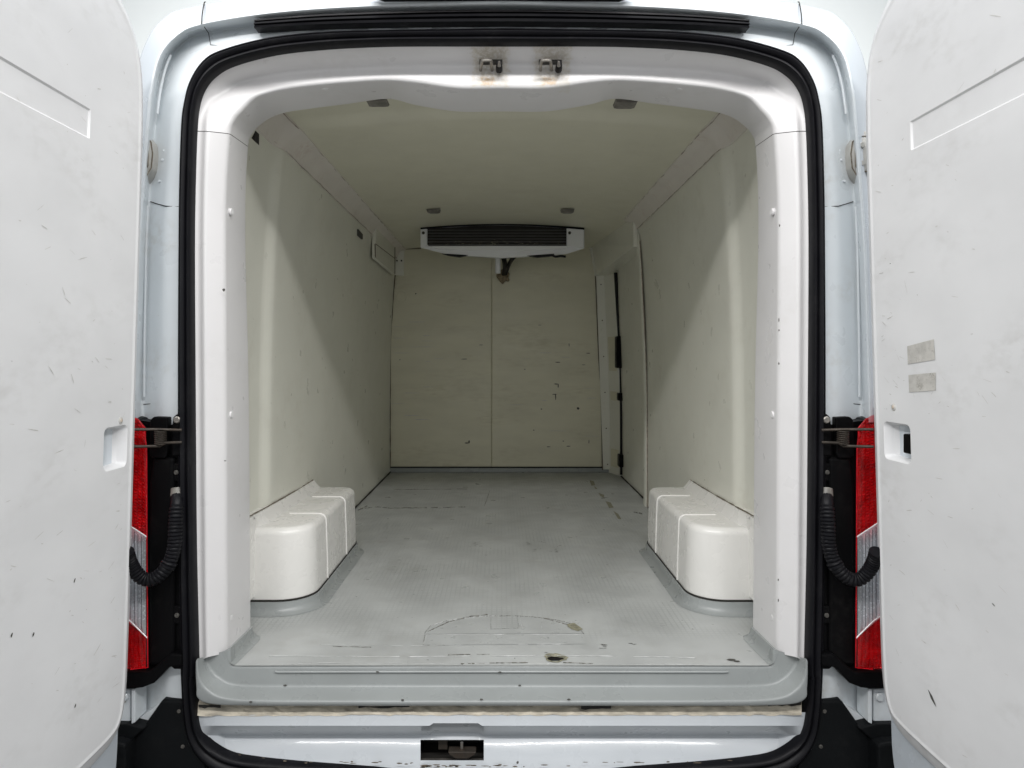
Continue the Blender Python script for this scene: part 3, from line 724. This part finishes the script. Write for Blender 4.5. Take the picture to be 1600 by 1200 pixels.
o = part('grille_dust', bm, M['woreyel'], unit)['kind'] = 'stuff'
for px in (661.5, 890):
    bm = NB(); disc(bm, U(px,364,YU+.001), (0,-1,0), .009, .005, 12); part('screw', bm, M['chipm'], unit, smooth=True)
for pts in (((690,396),(732,398.5),(718,401.5),(700,399)), ((823,399.5),(866,396.3),(866,399.5),(840,402)), ):
    bm = NB(); A = [U(px,py,YU+.008) for px,py in pts]; prism_pts(bm, A, [p+Vector((0,.03,0)) for p in A]); part('tray_bracket', bm, M['rubber'], unit)
bm = NB(); tube(bm, cr([U(862,398,YU), U(868,401,YU), U(876,400,YU), U(884,401,YU)], 4), .007, 8); part('cable', bm, M['rubber'], unit, smooth=True)
bm = NB(); a, b = U(778,398,2.6), U(778,427,2.6); tube(bm, [a, b], .017, 14); part('drain_pipe', bm, M['unit'], unit, smooth=True)
bm = NB(); tube(bm, cr([W(786,400,2.7), W(788,408,2.75), W(789,418,2.85), W(787,428,2.97)], 5), .016, 10); part('coolant_hose', bm, M['rubber'], unit, smooth=True)
bm = NB(); tube(bm, cr([W(806,399,2.65), W(800,405,2.7), W(794,416,2.85), W(790,428,2.97)], 5), .014, 10); part('coolant_hose', bm, M['rubber'], unit, smooth=True)
bm = NB(); bmesh.ops.create_icosphere(bm, subdivisions=3, radius=.042, matrix=Matrix.Translation(W(787,432,2.985)))
for v in bm.verts:
    c = W(787,432,2.985); d = v.co-c; v.co = c+d*(1+.25*math.sin(d.x*130+d.z*90)+random.uniform(-.06,.06)); v.co.y = c.y+(v.co.y-c.y)*.5
part('foam_plug', bm, M['foam'], unit, smooth=True, angle=None)
for px in (677, 887):
    bm = NB(); c = W(px,329,1.85); A = [c+Vector((x*.036,0,z*.010)) for x, z in ((-1,.6),(1,1),(.9,-.6),(.6,-1),(-.5,-1),(-.9,-.5))]; prism_pts(bm, A, [p+Vector((0,.03,0)) for p in A]); part('ceiling_clip', bm, M['lampg'], ceil)

# marks on the bulkhead
bm = NB()
def blot(bm, c, ux, uz, w, h, n=7):
    bm.faces.new([bm.verts.new(c+ux*(w*math.cos(a)*random.uniform(.55,1))+uz*(h*math.sin(a)*random.uniform(.55,1))) for a in [i*2*math.pi/n for i in range(n)]])
X, Y, Z = Vector((1,0,0)), Vector((0,1,0)), Vector((0,0,1))
for px, py, w, h in ((650,459,1.6,1.6),(726,561,7,.7),(872,566,6,.8),(919,552,5,.8),(869,600,5,.8),(872,603,1,5),(866,616,5,.8),(868,620,1,6),(903,638,2.5,2.5),(846,639,2,1),(857,698,4,.8),(888,697,4,.8),(920,690,.7,5),(880,689,2,.8),(889,539,.7,4),(834,672,1.5,.8),(820,577,1.2,1),(912,570,4,.5),(729,692,5,1),(733,690,1.4,3.5),(625,562,1,1),(752,539,5,.5),(843,508,4,.5)):
    blot(bm, Vector((bx(px),YB-.0058,bz(py))), X, Z, w*.0044, h*.0044)
part('scuff_marks', bm, M['chipm'], bulk)['kind'] = 'stuff'
bm = NB()
for k in range(26):
    px, py = random.uniform(615,700), random.uniform(480,670)
    if k > 15: px, py = random.uniform(790,930), random.uniform(540,720)
    blot(bm, Vector((bx(px),YB-.0054,bz(py))), X, Z, random.uniform(.02,.09), random.uniform(.0008,.003), 9)
part('scuff_marks', bm, M['softscuff'], bulk)['kind'] = 'stuff'
bm = NB(); c = Vector((bx(627),YB-.001,bz(464)))
tube(bm, [c+Vector((.034*math.cos(a),0,.036*math.sin(a))) for a in [k*2*math.pi/24 for k in range(25)]], .003, 6); part('round_plug', bm, M['bulk'], bulk, smooth=True)

# floor details
def floor_poly(name, pxs, mt, z=.0012, kind=None):
    bm = NB(); bm.faces.new([bm.verts.new(FL(px,py,z)) for px,py in pxs]); return part(name, bm, mt, floor)
arc = [(663,990)]+[(663+ (x-663), 990-28*math.sin(math.acos(max(-1,min(1,(x-787)/127))))) for x in range(672,912,10)]+[(912,990)]
floor_poly('floor_patch', arc, M['patchg'], .001)
floor_poly('floor_patch', [(664,992),(908,991),(914,1006),(661,1008)], M['patchg'], .001)
floor_poly('floor_patch', [(767,964),(808,962),(811,981),(767,983)], M['floor'], .0018)
bm = NB()
def fline(bm, pts, w=.0012, z=.0016, jit=.6, n=14):
    P = []
    for (a, b), (c, d) in zip(pts[:-1], pts[1:]):
        for k in range(n): P.append(FL(a+(c-a)*k/n, b+(d-b)*k/n+random.uniform(-jit,jit)*.4, z))
    P.append(FL(*pts[-1], z))
    i = 0
    while i < len(P)-2:
        k = random.randint(2, 7); q = P[i:i+k+1]
        if len(q) > 1: tube(bm, q, w, 5, rfun=lambda j: max(.0002, w*random.uniform(.15,1.0)))
        i += k+random.choice((0, 0, 1, 2))
fline(bm, [(663,991),(910,991)]); fline(bm, arc[1:13], .0014); fline(bm, [(812,963),(817,985)], .0018); fline(bm, [(848,964),(846,983)]); fline(bm, [(661,1007),(668,990)], .0016); fline(bm, [(500,1007),(640,1009),(720,1008)], .0008)
fline(bm, [(420,1025),(640,1026),(860,1024),(1000,1026),(1100,1028)], .0014); fline(bm, [(810,1007),(912,1006)], .0012); fline(bm, [(958,935),(958,955)], .0008); fline(bm, [(912,900),(930,935)], .0006); fline(bm, [(638,1024),(638,1036)], .0008); fline(bm, [(440,1038),(500,1036),(800,1037),(1100,1039)], .0008)
part('scratch_lines', bm, M['scratch'], floor)['kind'] = 'stuff'
bm = NB()
fline(bm, arc, .0010); fline(bm, [(767,964),(808,962),(811,981),(767,983),(767,964)], .0006); fline(bm, [(664,992),(661,1008),(700,1008)], .0008); fline(bm, [(668,987),(700,972),(735,963),(762,960)], .0022); fline(bm, [(850,966),(880,974),(900,980)], .002); fline(bm, [(520,1010),(580,1011)], .001); fline(bm, [(700,1023),(770,1022)], .0012); fline(bm, [(720,1037),(760,1036),(830,1035)], .0016); fline(bm, [(880,1035),(930,1037)], .0014)
fline(bm, [(563,795),(590,792),(610,794),(690,793),(727,792)], .0032); fline(bm, [(615,765),(730,764)], .002); fline(bm, [(757,790),(766,765)], .0018); fline(bm, [(560,797),(575,790)], .004); fline(bm, [(1004,803),(990,800)], .004)
part('scratch_lines', bm, M['worn'], floor)['kind'] = 'stuff'
bm = NB()
for px, py, w, h in ((905,979,5,3),(893,977,4,2)):
    blot(bm, FL(px,py,.0022), X, Y, w*.0034, h*.0072)
floor_poly('worn_patch', [(886,975),(897,973),(911,983),(903,986),(893,983),(887,979)], M['woreyel'], .0022)
bm.free()
for pl_ in ([(921,750),(928,752),(930,758),(924,759)],[(928,759),(934,764),(930,764)],[(935,770),(944,773),(944,778),(938,775)],[(946,783),(954,785),(959,793),(952,794)],[(958,798),(966,803),(971,811),(966,811)]):
    bm = NB(); P = [FL(px,py,.0012) for px,py in pl_]
    bm.faces.new([bm.verts.new(p) for p in P]); part('worn_patch', bm, M['woreyel'], floor)
bm = NB()
for cx_, cy_, cnt in ((746,850,9),(738,853,3),(829,847,6),(846,845,6),(866,859,6),(838,858,3),(893,776,4),(858,1021,4),(942,1010,6),(990,1005,3)):
    for k in range(cnt):
        blot(bm, FL(cx_+random.uniform(-6,6), cy_+random.uniform(-3.5,3.5), .001), X, Y, random.uniform(.004,.012), random.uniform(.001,.003), 5)
for k in range(110):
    x, y = random.uniform(-.66,.66), random.uniform(.06,2.9)
    if abs(x) > .52 and .34 < y < 1.15: continue
    blot(bm, Vector((x,y,.001)), X, Y, random.uniform(.0012,.0045), random.uniform(.001,.003), 5)
part('paint_chips', bm, M['chipm'], floor)['kind'] = 'stuff'
bm = NB(); A = FL(1143,1031,.0015); blot(bm, A, X, Y, .014, .008); blot(bm, FL(1152,1033,.0015), X, Y, .012, .005); part('worn_patch', bm, M['chipm'], floor)
# chips along the sill edges
bm = NB()
for px, py, y in ((629,1094,-.0285),(752,1093,-.0285),(812,1071,.024),(392,1097,-.0285),(445,1071,.024),(889,1093,-.0285),(590,1050,.0235),(781,1050,.0235)):
    blot(bm, W(px,py,y), X, Z, .006, .003, 6)
part('paint_chips', bm, M['chipm'], sill)['kind'] = 'stuff'
# chips on the pillar edges
bm = NB()
for px, py in ((1217,516),(1217,500),(1217,568),(1216,906),(1216,938),(1218,352)):
    blot(bm, W(px,py,.026), X, Z, .0022, random.uniform(.003,.007), 6)
part('paint_chips', bm, M['chipm'], pil_r)['kind'] = 'stuff'
bm = NB(); blot(bm, W(349.5,453,.028), X, Z, .004, .005, 8); blot(bm, W(352,720,.03), X, Z, .004, .0015, 6); part('paint_chips', bm, M['chipm'], pil_l)['kind'] = 'stuff'

# striker loops on the header
for px in (765, 858):
    def H(dx, py, y): return W(px+dx, py, y)
    bm = NB(); tube(bm, cr([H(-14,110,.076), H(-13,101,.038), H(-11,95,.024), H(-4,94,.020), H(2,95,.024), H(3,101,.038), H(4,110,.076)], 5), .0042, 8); part('striker_loop', bm, M['steel'], header, smooth=True)
    bm = NB(); box_c = [(-16,90),(20,90),(20,100),(-16,100)]; A = [H(dx,py,y) for (dx,py),y in zip(box_c,(.052,.052,.068,.068))]; prism_pts(bm, A, [p+Vector((0,.012,0)) for p in A]); part('striker_recess', bm, M['chipm'], header)
    bm = NB(); a = H(15,107,.054); tube(bm, [a+Vector((0,.01,0)), a+Vector((0,-.004,.002)), a+Vector((0,-.022,.006))], .009, 10, rfun=lambda i: (.009,.009,.006)[i]); st = part('buffer_stop', bm, M['rubber'], header, smooth=True)
    bm = NB(); tube(bm, [H(15,103,.036), H(15,96,.024)], .004, 8, rfun=lambda i: (.005,.0025)[i]); part('buffer_pin', bm, M['steel'], header, smooth=True)

# ---------------------------------------------------------------- tail lights and the fittings round them
for s in (-1, 1):
    def P(px, py, y):
        p = W(px, py, y); return mirx(p) if s > 0 else p
    def pri(pts, y0, y1): 
        b = NB(); prism(b, pts, y0, y1, s); return b
    # housing behind
    b = pri([(284,664),(262,664),(228,658),(170,650),(170,1048),(228,1046),(262,1040),(284,1040)], -.004, .050); hous = part('lamp_housing', b, M['black'])
    b = pri([(272,715),(238,715),(232,760),(232,1040),(262,1040),(272,1020)], -.016, .0); bevel(b, .008, 3); part('housing_cover', b, M['black'], hous)
    for px, py in ((276,738),(277,961),(278,1032)):
        b = pri([(284,py-14),(270,py-14),(265,py-6),(265,py+8),(272,py+14),(284,py+14)], -.012, .01); bevel(b, .003); part('mounting_tab', b, M['black'], hous)
        b = NB(); disc(b, P(px,py,-.011), (0,-1,0), .006, .005, 10); part('tab_screw', b, M['chipm'], hous, smooth=True)
    # lamp: reflector bowl, lens bands
    b = pri([(228,668),(214,655),(150,640),(150,1048),(231,1046),(230,850)], -.008, .048); lampb = part('tail_light', b, M['black'])
    def band(pts, y): return [P(px,py,y) for px,py in pts]
    bands = (('red_lens','redlens',[(150,630),(206,650),(216,656),(226,672),(229,700),(229.5,838),(205,822),(150,785)]),
             ('clear_lens','clearlens',[(150,787),(205,824),(229.5,840),(230,920),(230.5,996),(204,970),(150,930)]),
             ('red_lens','redlens',[(150,932),(204,972),(230.5,998),(231,1030),(231,1044),(204,1046),(150,1050)]))
    for nm, mk, pts in bands:
        b = NB(); A = band(pts, -.040); B = [p+Vector((0,.007,0)) for p in A]; prism_pts(b, A, B); bevel(b, .002, 2); part(nm, b, M[mk], lampb, smooth=True, angle=30)
        # faceted reflector: grid of small pyramids
        b = NB()
        py0 = min(p[1] for p in pts); py1 = max(p[1] for p in pts)
        vertical = mk == 'clearlens'
        nx = 8 if vertical else 12; nz = 3 if vertical else int((py1-py0)/5.5)
        y_ = -.012
        def rz(px, t):   # band edges follow the slanted joints
            sl = {785:None}
            if nm == 'red_lens' and py0 < 700: lo_, hi_ = 652+max(0,(205-px))*-.2+max(0,(px-214))*1.2, 786+(px-150)*.667
            elif vertical: lo_, hi_ = 786+(px-150)*.667, 931+(px-150)*.815
            else: lo_, hi_ = 931+(px-150)*.815, 1045
            return lo_+(hi_-lo_)*t
        for i in range(nx):
            for j in range(nz):
                xa, xb = 152+i*76/nx, 152+(i+1)*76/nx; t0, t1 = j/nz, (j+1)/nz
                q = [P(xa,rz(xa,t0),y_), P(xb,rz(xb,t0),y_), P(xb,rz(xb,t1),y_), P(xa,rz(xa,t1),y_)]
                if vertical:
                    m0 = P((xa+xb)/2, rz((xa+xb)/2,t0), y_-.010); m1 = P((xa+xb)/2, rz((xa+xb)/2,t1), y_-.010)
                    v = [b.verts.new(p) for p in q+[m0,m1]]
                    b.faces.new((v[0],v[4],v[5],v[3])); b.faces.new((v[4],v[1],v[2],v[5]))
                else:
                    c = sum(q, Vector())/4+Vector((random.uniform(-.0006,.0006),-.0055*random.uniform(.5,1.3),random.uniform(-.0006,.0006))); v = [b.verts.new(p) for p in q+[c]]
                    for k in range(4): b.faces.new((v[k], v[(k+1) % 4], v[4]))
        rf = part('reflector', b, M['chrome' if vertical else 'redref'], lampb); rf['kind'] = 'stuff'
    # moulded ribs inside the clear band and bright lines where the bands meet
    for px in (199, 204.5, 210, 215.5, 221):
        b = NB(); tube(b, [P(px, 789+(px-150)*.667+2, -.026), P(px, 928+(px-150)*.815-2, -.026)], .0007, 6); part('lens_rib', b, M['ribdark'], lampb)
    for sl in (((150,786),(205,823),(229.5,839)), ((150,931),(204,971),(230.5,997))):
        b = NB(); tube(b, [P(px,py,-.041) for px,py in sl], .0016, 6); part('lens_joint', b, M['chrome'], lampb, smooth=True)
    b = NB(); tube(b, [P(px,py,-.041) for px,py in ((226,674),(229,702),(229.5,838),(230.5,996),(231,1043),(204,1046))], .0014, 6); part('lens_edge', b, M['redref'], lampb, smooth=True)
    # tray under the lamp
    b = pri([(284,1023),(266,1022),(233,1050),(195,1049),(170,1050),(170,1076),(206,1077),(222,1075),(240,1068),(264,1043),(284,1041)], -.026, .05); bevel(b, .004, 2); part('lamp_tray', b, M['black'])
    # lower hinge
    b = pri([(170,1077),(203,1077),(203,1130),(195,1134),(170,1134)], -.008, .05); bevel(b, .003); lh = part('door_hinge', b, M['jamb'])
    b = pri([(205,1077),(211,1077),(211,1129),(205,1132)], -.016, .04); bevel(b, .002); part('hinge_leaf', b, M['jamb'], lh)
    b = NB(); disc(b, P(195,1088,-.007), (0,-1,0), .011, .008, 12); part('hinge_bolt', b, M['jamb'], lh, smooth=True)
    b = pri([(205,1131),(243,1104),(262,1104),(220,1140)], .012, .06); part('hinge_ledge', b, M['jamb'], lh)
    # upper hinge; brown tubes draw the shadow line round leaf and pocket
    b = NB(); tube(b, [P(px,py,-.0045) for px,py in ((207,213),(226,213),(231,220),(231,259),(226,267),(207,269))], .0016, 6); tube(b, [P(px,py,.004) for px,py in ((222,204),(229,214),(236,222),(238.5,240),(236.5,262),(230,273),(218,286))], .0016, 6)
    part('hinge_shadow_line', b, M['brown'], jamb)
    b = pri([(205,204),(222,204),(229,214),(236,222),(238,240),(236,262),(230,272),(218,285),(205,290)], .004, .06); bevel(b, .006, 3); uh = part('door_hinge', b, M['hinge'], smooth=True)
    b = pri([(205,214),(226,214),(230,220),(230,258),(225,266),(205,268)], -.006, .02); bevel(b, .004, 2); part('hinge_leaf', b, M['hinge'], uh, smooth=True)
    for py in (228, 256):
        b = NB(); disc(b, P(223,py,-.005), (0,-1,0), .008, .009, 6); part('hinge_bolt', b, M['hinge'], uh)
    # door check with spring and two rods
    b = pri([(262,652),(240,651),(234,656),(233,712),(238,716),(258,716),(261,708)], -.022, .0); bevel(b, .003); chk = part('door_check', b, M['black'])
    b = pri([(284,648),(277,646),(270,652),(268,672),(268,712),(284,712)], -.018, .01); bevel(b, .003); part('check_bracket', b, M['black'], chk)
    b = NB(); disc(b, P(277,656,-.017), (0,-1,0), .009, .005, 12); part('check_bolt', b, M['steel'], chk, smooth=True)
    b = NB(); tube(b, [P(284,672,-.030), P(250,671,-.040), P(203,671,-.085)], .0034, 8); part('check_rod', b, M['rust'], chk, smooth=True)
    b = NB(); tube(b, [P(284,691,-.030), P(258,692,-.040), P(250,697,-.040), P(203,698,-.085)], .0034, 8); part('check_rod', b, M['rust'], chk, smooth=True)
    b = NB(); cc0, cc1 = P(251,672,-.036), P(251,694,-.036)
    pth = [cc0.lerp(cc1, k/98)+Vector((.0125*math.cos(k*2*math.pi/14), .0125*math.sin(k*2*math.pi/14), 0)) for k in range(99)]
    tube(b, pth, .0019, 6); part('check_spring', b, M['rust'], chk, smooth=True)
    # corrugated cable hose
    b = NB(); tube(b, [P(278,764,-.006), P(277,776,-.014)], .0165, 14); gr = part('hose_grommet', b, M['lampg'], hous, smooth=True)
    pth = cr([P(277,772,-.012), P(276,790,-.030), P(274,820,-.040), P(273,850,-.045), P(267,874,-.050), P(256,892,-.056), P(241,904,-.060), P(226,905,-.064), P(213,895,-.070), P(203,878,-.080), P(198,862,-.10)], 12)
    # resample evenly
    d = [0]
    for i in range(1, len(pth)): d.append(d[-1]+(pth[i]-pth[i-1]).length)
    nn = 156; q = []; j = 0
    for k in range(nn):
        t = d[-1]*k/(nn-1)
        while j < len(d)-2 and d[j+1] < t: j += 1
        q.append(pth[j].lerp(pth[j+1], (t-d[j])/max(1e-9, d[j+1]-d[j])))
    b = NB(); tube(b, q, .0165, 14, rfun=lambda i: (.0150 if i < 16 else (.0138 if (i % 4) in (0,) else .0165)) * (1.14 if 78 <= i <= 84 else 1)); part('cable_hose', b, M['rubber'], smooth=True, angle=50)
    # bumper corner
    b = pri([(330,1250),(318,1188),(296,1160),(287,1125),(285,1095),(253,1094),(226,1132),(212,1150),(198,1166),(195,1250)], -.006, .12); bevel(b, .006, 2); bc = part('bumper_corner', b, M['bumper'])
    b = pri([(226,1138),(197,1131),(150,1130),(150,1160),(197,1163)], -.022, .02); bevel(b, .003); part('bumper_step', b, M['bumper'], bc)
    b = pri([(150,1160),(182,1161),(196,1165),(196,1260),(150,1260)], -.05, .02); bevel(b, .006); part('bumper_end', b, M['bumper'], bc)
    for px, py in ((280,1111),(286,1166)):
        b = NB(); disc(b, P(px,py,-.005), (0,-1,0), .005, .004, 10); part('bumper_screw', b, M['chipm'], bc, smooth=True)
bm = NB(); box(bm, (-1.0,-.12,-.56), (1.0,.10,-.33)); bevel(bm, .02, 3); part('bumper', bm, M['bumper'])

# ---------------------------------------------------------------- back doors
def doorx(y, z, s=1): return (.859 if s > 0 else .846)+.029*(1.249-z)+math.tan(R(1.0))*(-.08-y)
def door_px(px, py, s=1):                       # photo point -> (y, z) on the left door plane (px mirrored for the right)
    y, z = -.2, .7
    for _ in range(12):
        D = doorx(y, z, s)*F/(CX-px); y = D-D0; z = CZ-(py-CY)*D/F
    return (y, z)
def chaikin(P, n):
    for _ in range(n):
        Q = []
        for i in range(len(P)):
            a, b = P[i], P[(i+1) % len(P)]
            Q += [(a[0]*.75+b[0]*.25, a[1]*.75+b[1]*.25), (a[0]*.25+b[0]*.75, a[1]*.25+b[1]*.75)]
        P = Q
    return P
def offset_poly(P, d):
    out = []; n = len(P)
    area = sum(P[i][0]*P[(i+1) % n][1]-P[(i+1) % n][0]*P[i][1] for i in range(n))
    sg = 1 if area > 0 else -1
    for i in range(n):
        a, b, c = Vector(P[i-1]), Vector(P[i]), Vector(P[(i+1) % n])
        e1 = (b-a).normalized(); e2 = (c-b).normalized()
        n1 = Vector((-e1.y, e1.x))*sg; n2 = Vector((-e2.y, e2.x))*sg
        m = (n1+n2)
        m = m/max(.3, m.dot(n1)) if m.length > 1e-6 else n1
        out.append(tuple(b+m*d))
    return out
def rrect(y0, y1, z0, z1, r, n=5):
    P = []
    for cx_, cz_, a0 in ((y1-r,z1-r,0),(y0+r,z1-r,90),(y0+r,z0+r,180),(y1-r,z0+r,270)):
        for k in range(n+1):
            a = R(a0+90*k/n); P.append((cx_+r*math.cos(a), cz_+r*math.sin(a)))
    return P
for s in (-1, 1):
    zb = -.113 if s < 0 else -.080
    def T(p, h=0):   # (y, z) + height towards the middle of the van
        y, z = p; return Vector((s*(doorx(y, z, s)-h), y, z))
    out = [(-.30,1.622),(-.45,1.64),(-.78,1.645),(-.845,1.58),(-.845,1.2),(-.845,.3),(-.845,-.02),(-.80,zb),(-.5,zb),(-.26,zb),(-.165,zb+.004),(-.12,zb+.018),(-.093,zb+.055),(-.082,zb+.11),(-.08,.12),(-.08,.4),(-.08,.8),(-.08,1.15),(-.08,1.34),(-.086,1.43),(-.108,1.50),(-.150,1.552),(-.215,1.592)]
    out = chaikin(out, 2)
    # steel shell of the door
    shell = [(y-.012 if y > -.3 else y, z-.17 if z < .05 else z) for y, z in offset_poly(out, .004)]
    rows = [[T(p, h) for p in offset_poly(shell, o)] for o, h in ((.03,-.016),(.0,-.016),(-.0,-.03),(.0,-.085),(.012,-.095))]
    bm = NB(); V = grid_mesh(bm, [list(c) for c in zip(*rows)], closed=True)
    bm.faces.new([v[-1] for v in V]); bm.faces.new([v[0] for v in V])
    door = part('rear_door', bm, M['paint'], smooth=True, angle=40)
    # moulded liner: rim, step, flat field with pocket and recessed band
    steps = [(.0,-.0155),(.0,-.009),(.0015,-.0065),(.005,-.005),(.030,-.002),(.044,.0000),(.049,.0025),(.0525,.0080),(.0555,.0100),(.059,.0098),(.063,.0085),(.069,.0080)]
    steps = [(o*.68, h) for o, h in steps]
    loops = [offset_poly(out, o) for o, h in steps]
    rows = [[T(p, h) for p in lp] for lp, (o, h) in zip(loops, steps)]
    bm = NB(); grid_mesh(bm, [list(c) for c in zip(*rows)], closed=True)
    H0 = steps[-1][1]
    # the pocket for the check rods
    if s < 0: y0, z1 = door_px(157,669, s); y1, _ = door_px(194,669, s); _, z0 = door_px(175,733, s)
    else: y0, z1 = door_px(1568-1428,664, s); y1, _ = door_px(1568-1386,664, s); _, z0 = door_px(1568-1410,722, s)
    y1 = min(y1, -.1305)
    pocket = rrect(y0, y1, z0, z1, .014)
    band = rrect(-.80, -.303 if s < 0 else -.272, 1.2265 if s < 0 else 1.212, 1.287 if s < 0 else 1.273, .003, 2)
    cdt_fill(loops[-1], [pocket, band], lambda p: T(p, H0), bm)
    bmesh.ops.remove_doubles(bm, verts=bm.verts, dist=2e-5)
    liner = part('door_liner', bm, M['liner'], door, smooth=True, angle=25)
    bm = NB(); r0 = [T(p, H0) for p in pocket]; p2 = offset_poly(pocket, .004); r1 = [T(p, H0-.004) for p in p2]
    p3 = offset_poly(pocket, .010); r2 = [T((y, z), H0-.006-.050*max(0, min(1, (y1-.004-y)/(y1-y0-.01)))**.7*1.35) for y, z in p3]
    V = grid_mesh(bm, [list(c) for c in zip(r0, r1, r2)], closed=True); bm.faces.new([v[-1] for v in V])
    pk = part('check_pocket', bm, M['liner'], door, smooth=True, angle=40)
    if s > 0:
        bm = NB(); c = T((y0+.022, (z0+z1)/2), H0-.0255); box(bm, c-Vector((.022,.012,.021)), c+Vector((.022,.012,.021))); bevel(bm, .003); part('check_socket', bm, M['black'], door)
    bm = NB(); r0 = [T(p, H0) for p in band]; r1 = [T(p, H0-.0035) for p in offset_poly(band, .0035)]
    V = grid_mesh(bm, [list(c) for c in zip(r0, r1)], closed=True); bm.faces.new([v[-1] for v in V])
    part('pressed_band', bm, M['liner'], door, smooth=True, angle=20)
    # screw caps
    for (px, py), mk in (((198,74),'spot'),((183,657),'softscuff')) if s < 0 else (((1568-1377,64),'spot'),((1568-1402,636),'softscuff')):
        y, z = door_px(px, py, s)
        bm = NB(); disc(bm, T((y,z), H0-.010 if mk == 'spot' else H0-.002), (-s,0,0), .0135 if mk == 'spot' else .009, .006 if mk == 'spot' else .0035, 14); sc = part('screw_cap', bm, M[mk], door, smooth=True)
        if mk != 'spot':
            bm = NB(); disc(bm, T((y,z), H0+.001), (-s,0,0), .004, .002, 10); part('screw_cap', bm, M['spot'], door)
    # scuffs
    bm = NB(); bm2 = NB()
    u = Vector((0,1,0))
    rnd = random.Random(5 if s < 0 else 9)
    for k in range(110):
        y = -.15-rnd.random()**1.5*.38; z = rnd.uniform(-.02,1.45) if rnd.random() < .4 else rnd.gauss(.55,.28)
        if z > 1.5 or z < -.03: continue
        if s < 0 and y0-.02 < y < y1+.02 and z0-.02 < z < z1+.02: continue
        if s > 0 and y0-.02 < y < y1+.02 and z0-.02 < z < z1+.02: continue
        c = T((y,z), H0+.0006); a = rnd.gauss(.0,.5); du = Vector((0,math.cos(a),math.sin(a))); dv = Vector((0,-math.sin(a),math.cos(a)))
        w = rnd.uniform(.002,.02); h = rnd.uniform(.0004,.0012)
        blot(bm2 if rnd.random() < .99 else bm, c, du, dv, w if rnd.random() < .7 else w*.3, h, 8)
    if s > 0:
        y, z = door_px(1568-1463,1091, s); blot(bm, T((y,z), H0+.0007), Vector((0,-.75,-.66)), Vector((0,-.66,.75)), .020, .0045, 11)
        y, z = door_px(1568-1560,945, s); blot(bm, T((y,z), H0+.0007), Vector((0,-.9,-.3)), Z, .006, .0015, 6)
    else:
        for px, py in ((11,992),(45,991),(110,907),(111,1103)):
            y, z = door_px(px, py, s); blot(bm, T((y,z), H0+.0007), Vector((0,.5,.8)), Vector((0,.8,-.5)), .006, .003, 7)
    part('scuff_marks', bm, M['chipm'], door)['kind'] = 'stuff'; part('scuff_marks', bm2, M['softscuff'], door)['kind'] = 'stuff'
    if s > 0:
        for q in ([(1424,541),(1466,530),(1468,562),(1425,569)], [(1426,586),(1469,582),(1469,610),(1427,613)]):
            bm = NB(); A = [T(door_px(1568-px,py, s), H0+.001) for px,py in q]; bm.faces.new([bm.verts.new(p) for p in A]); part('adhesive_patch', bm, M['glue'], door)
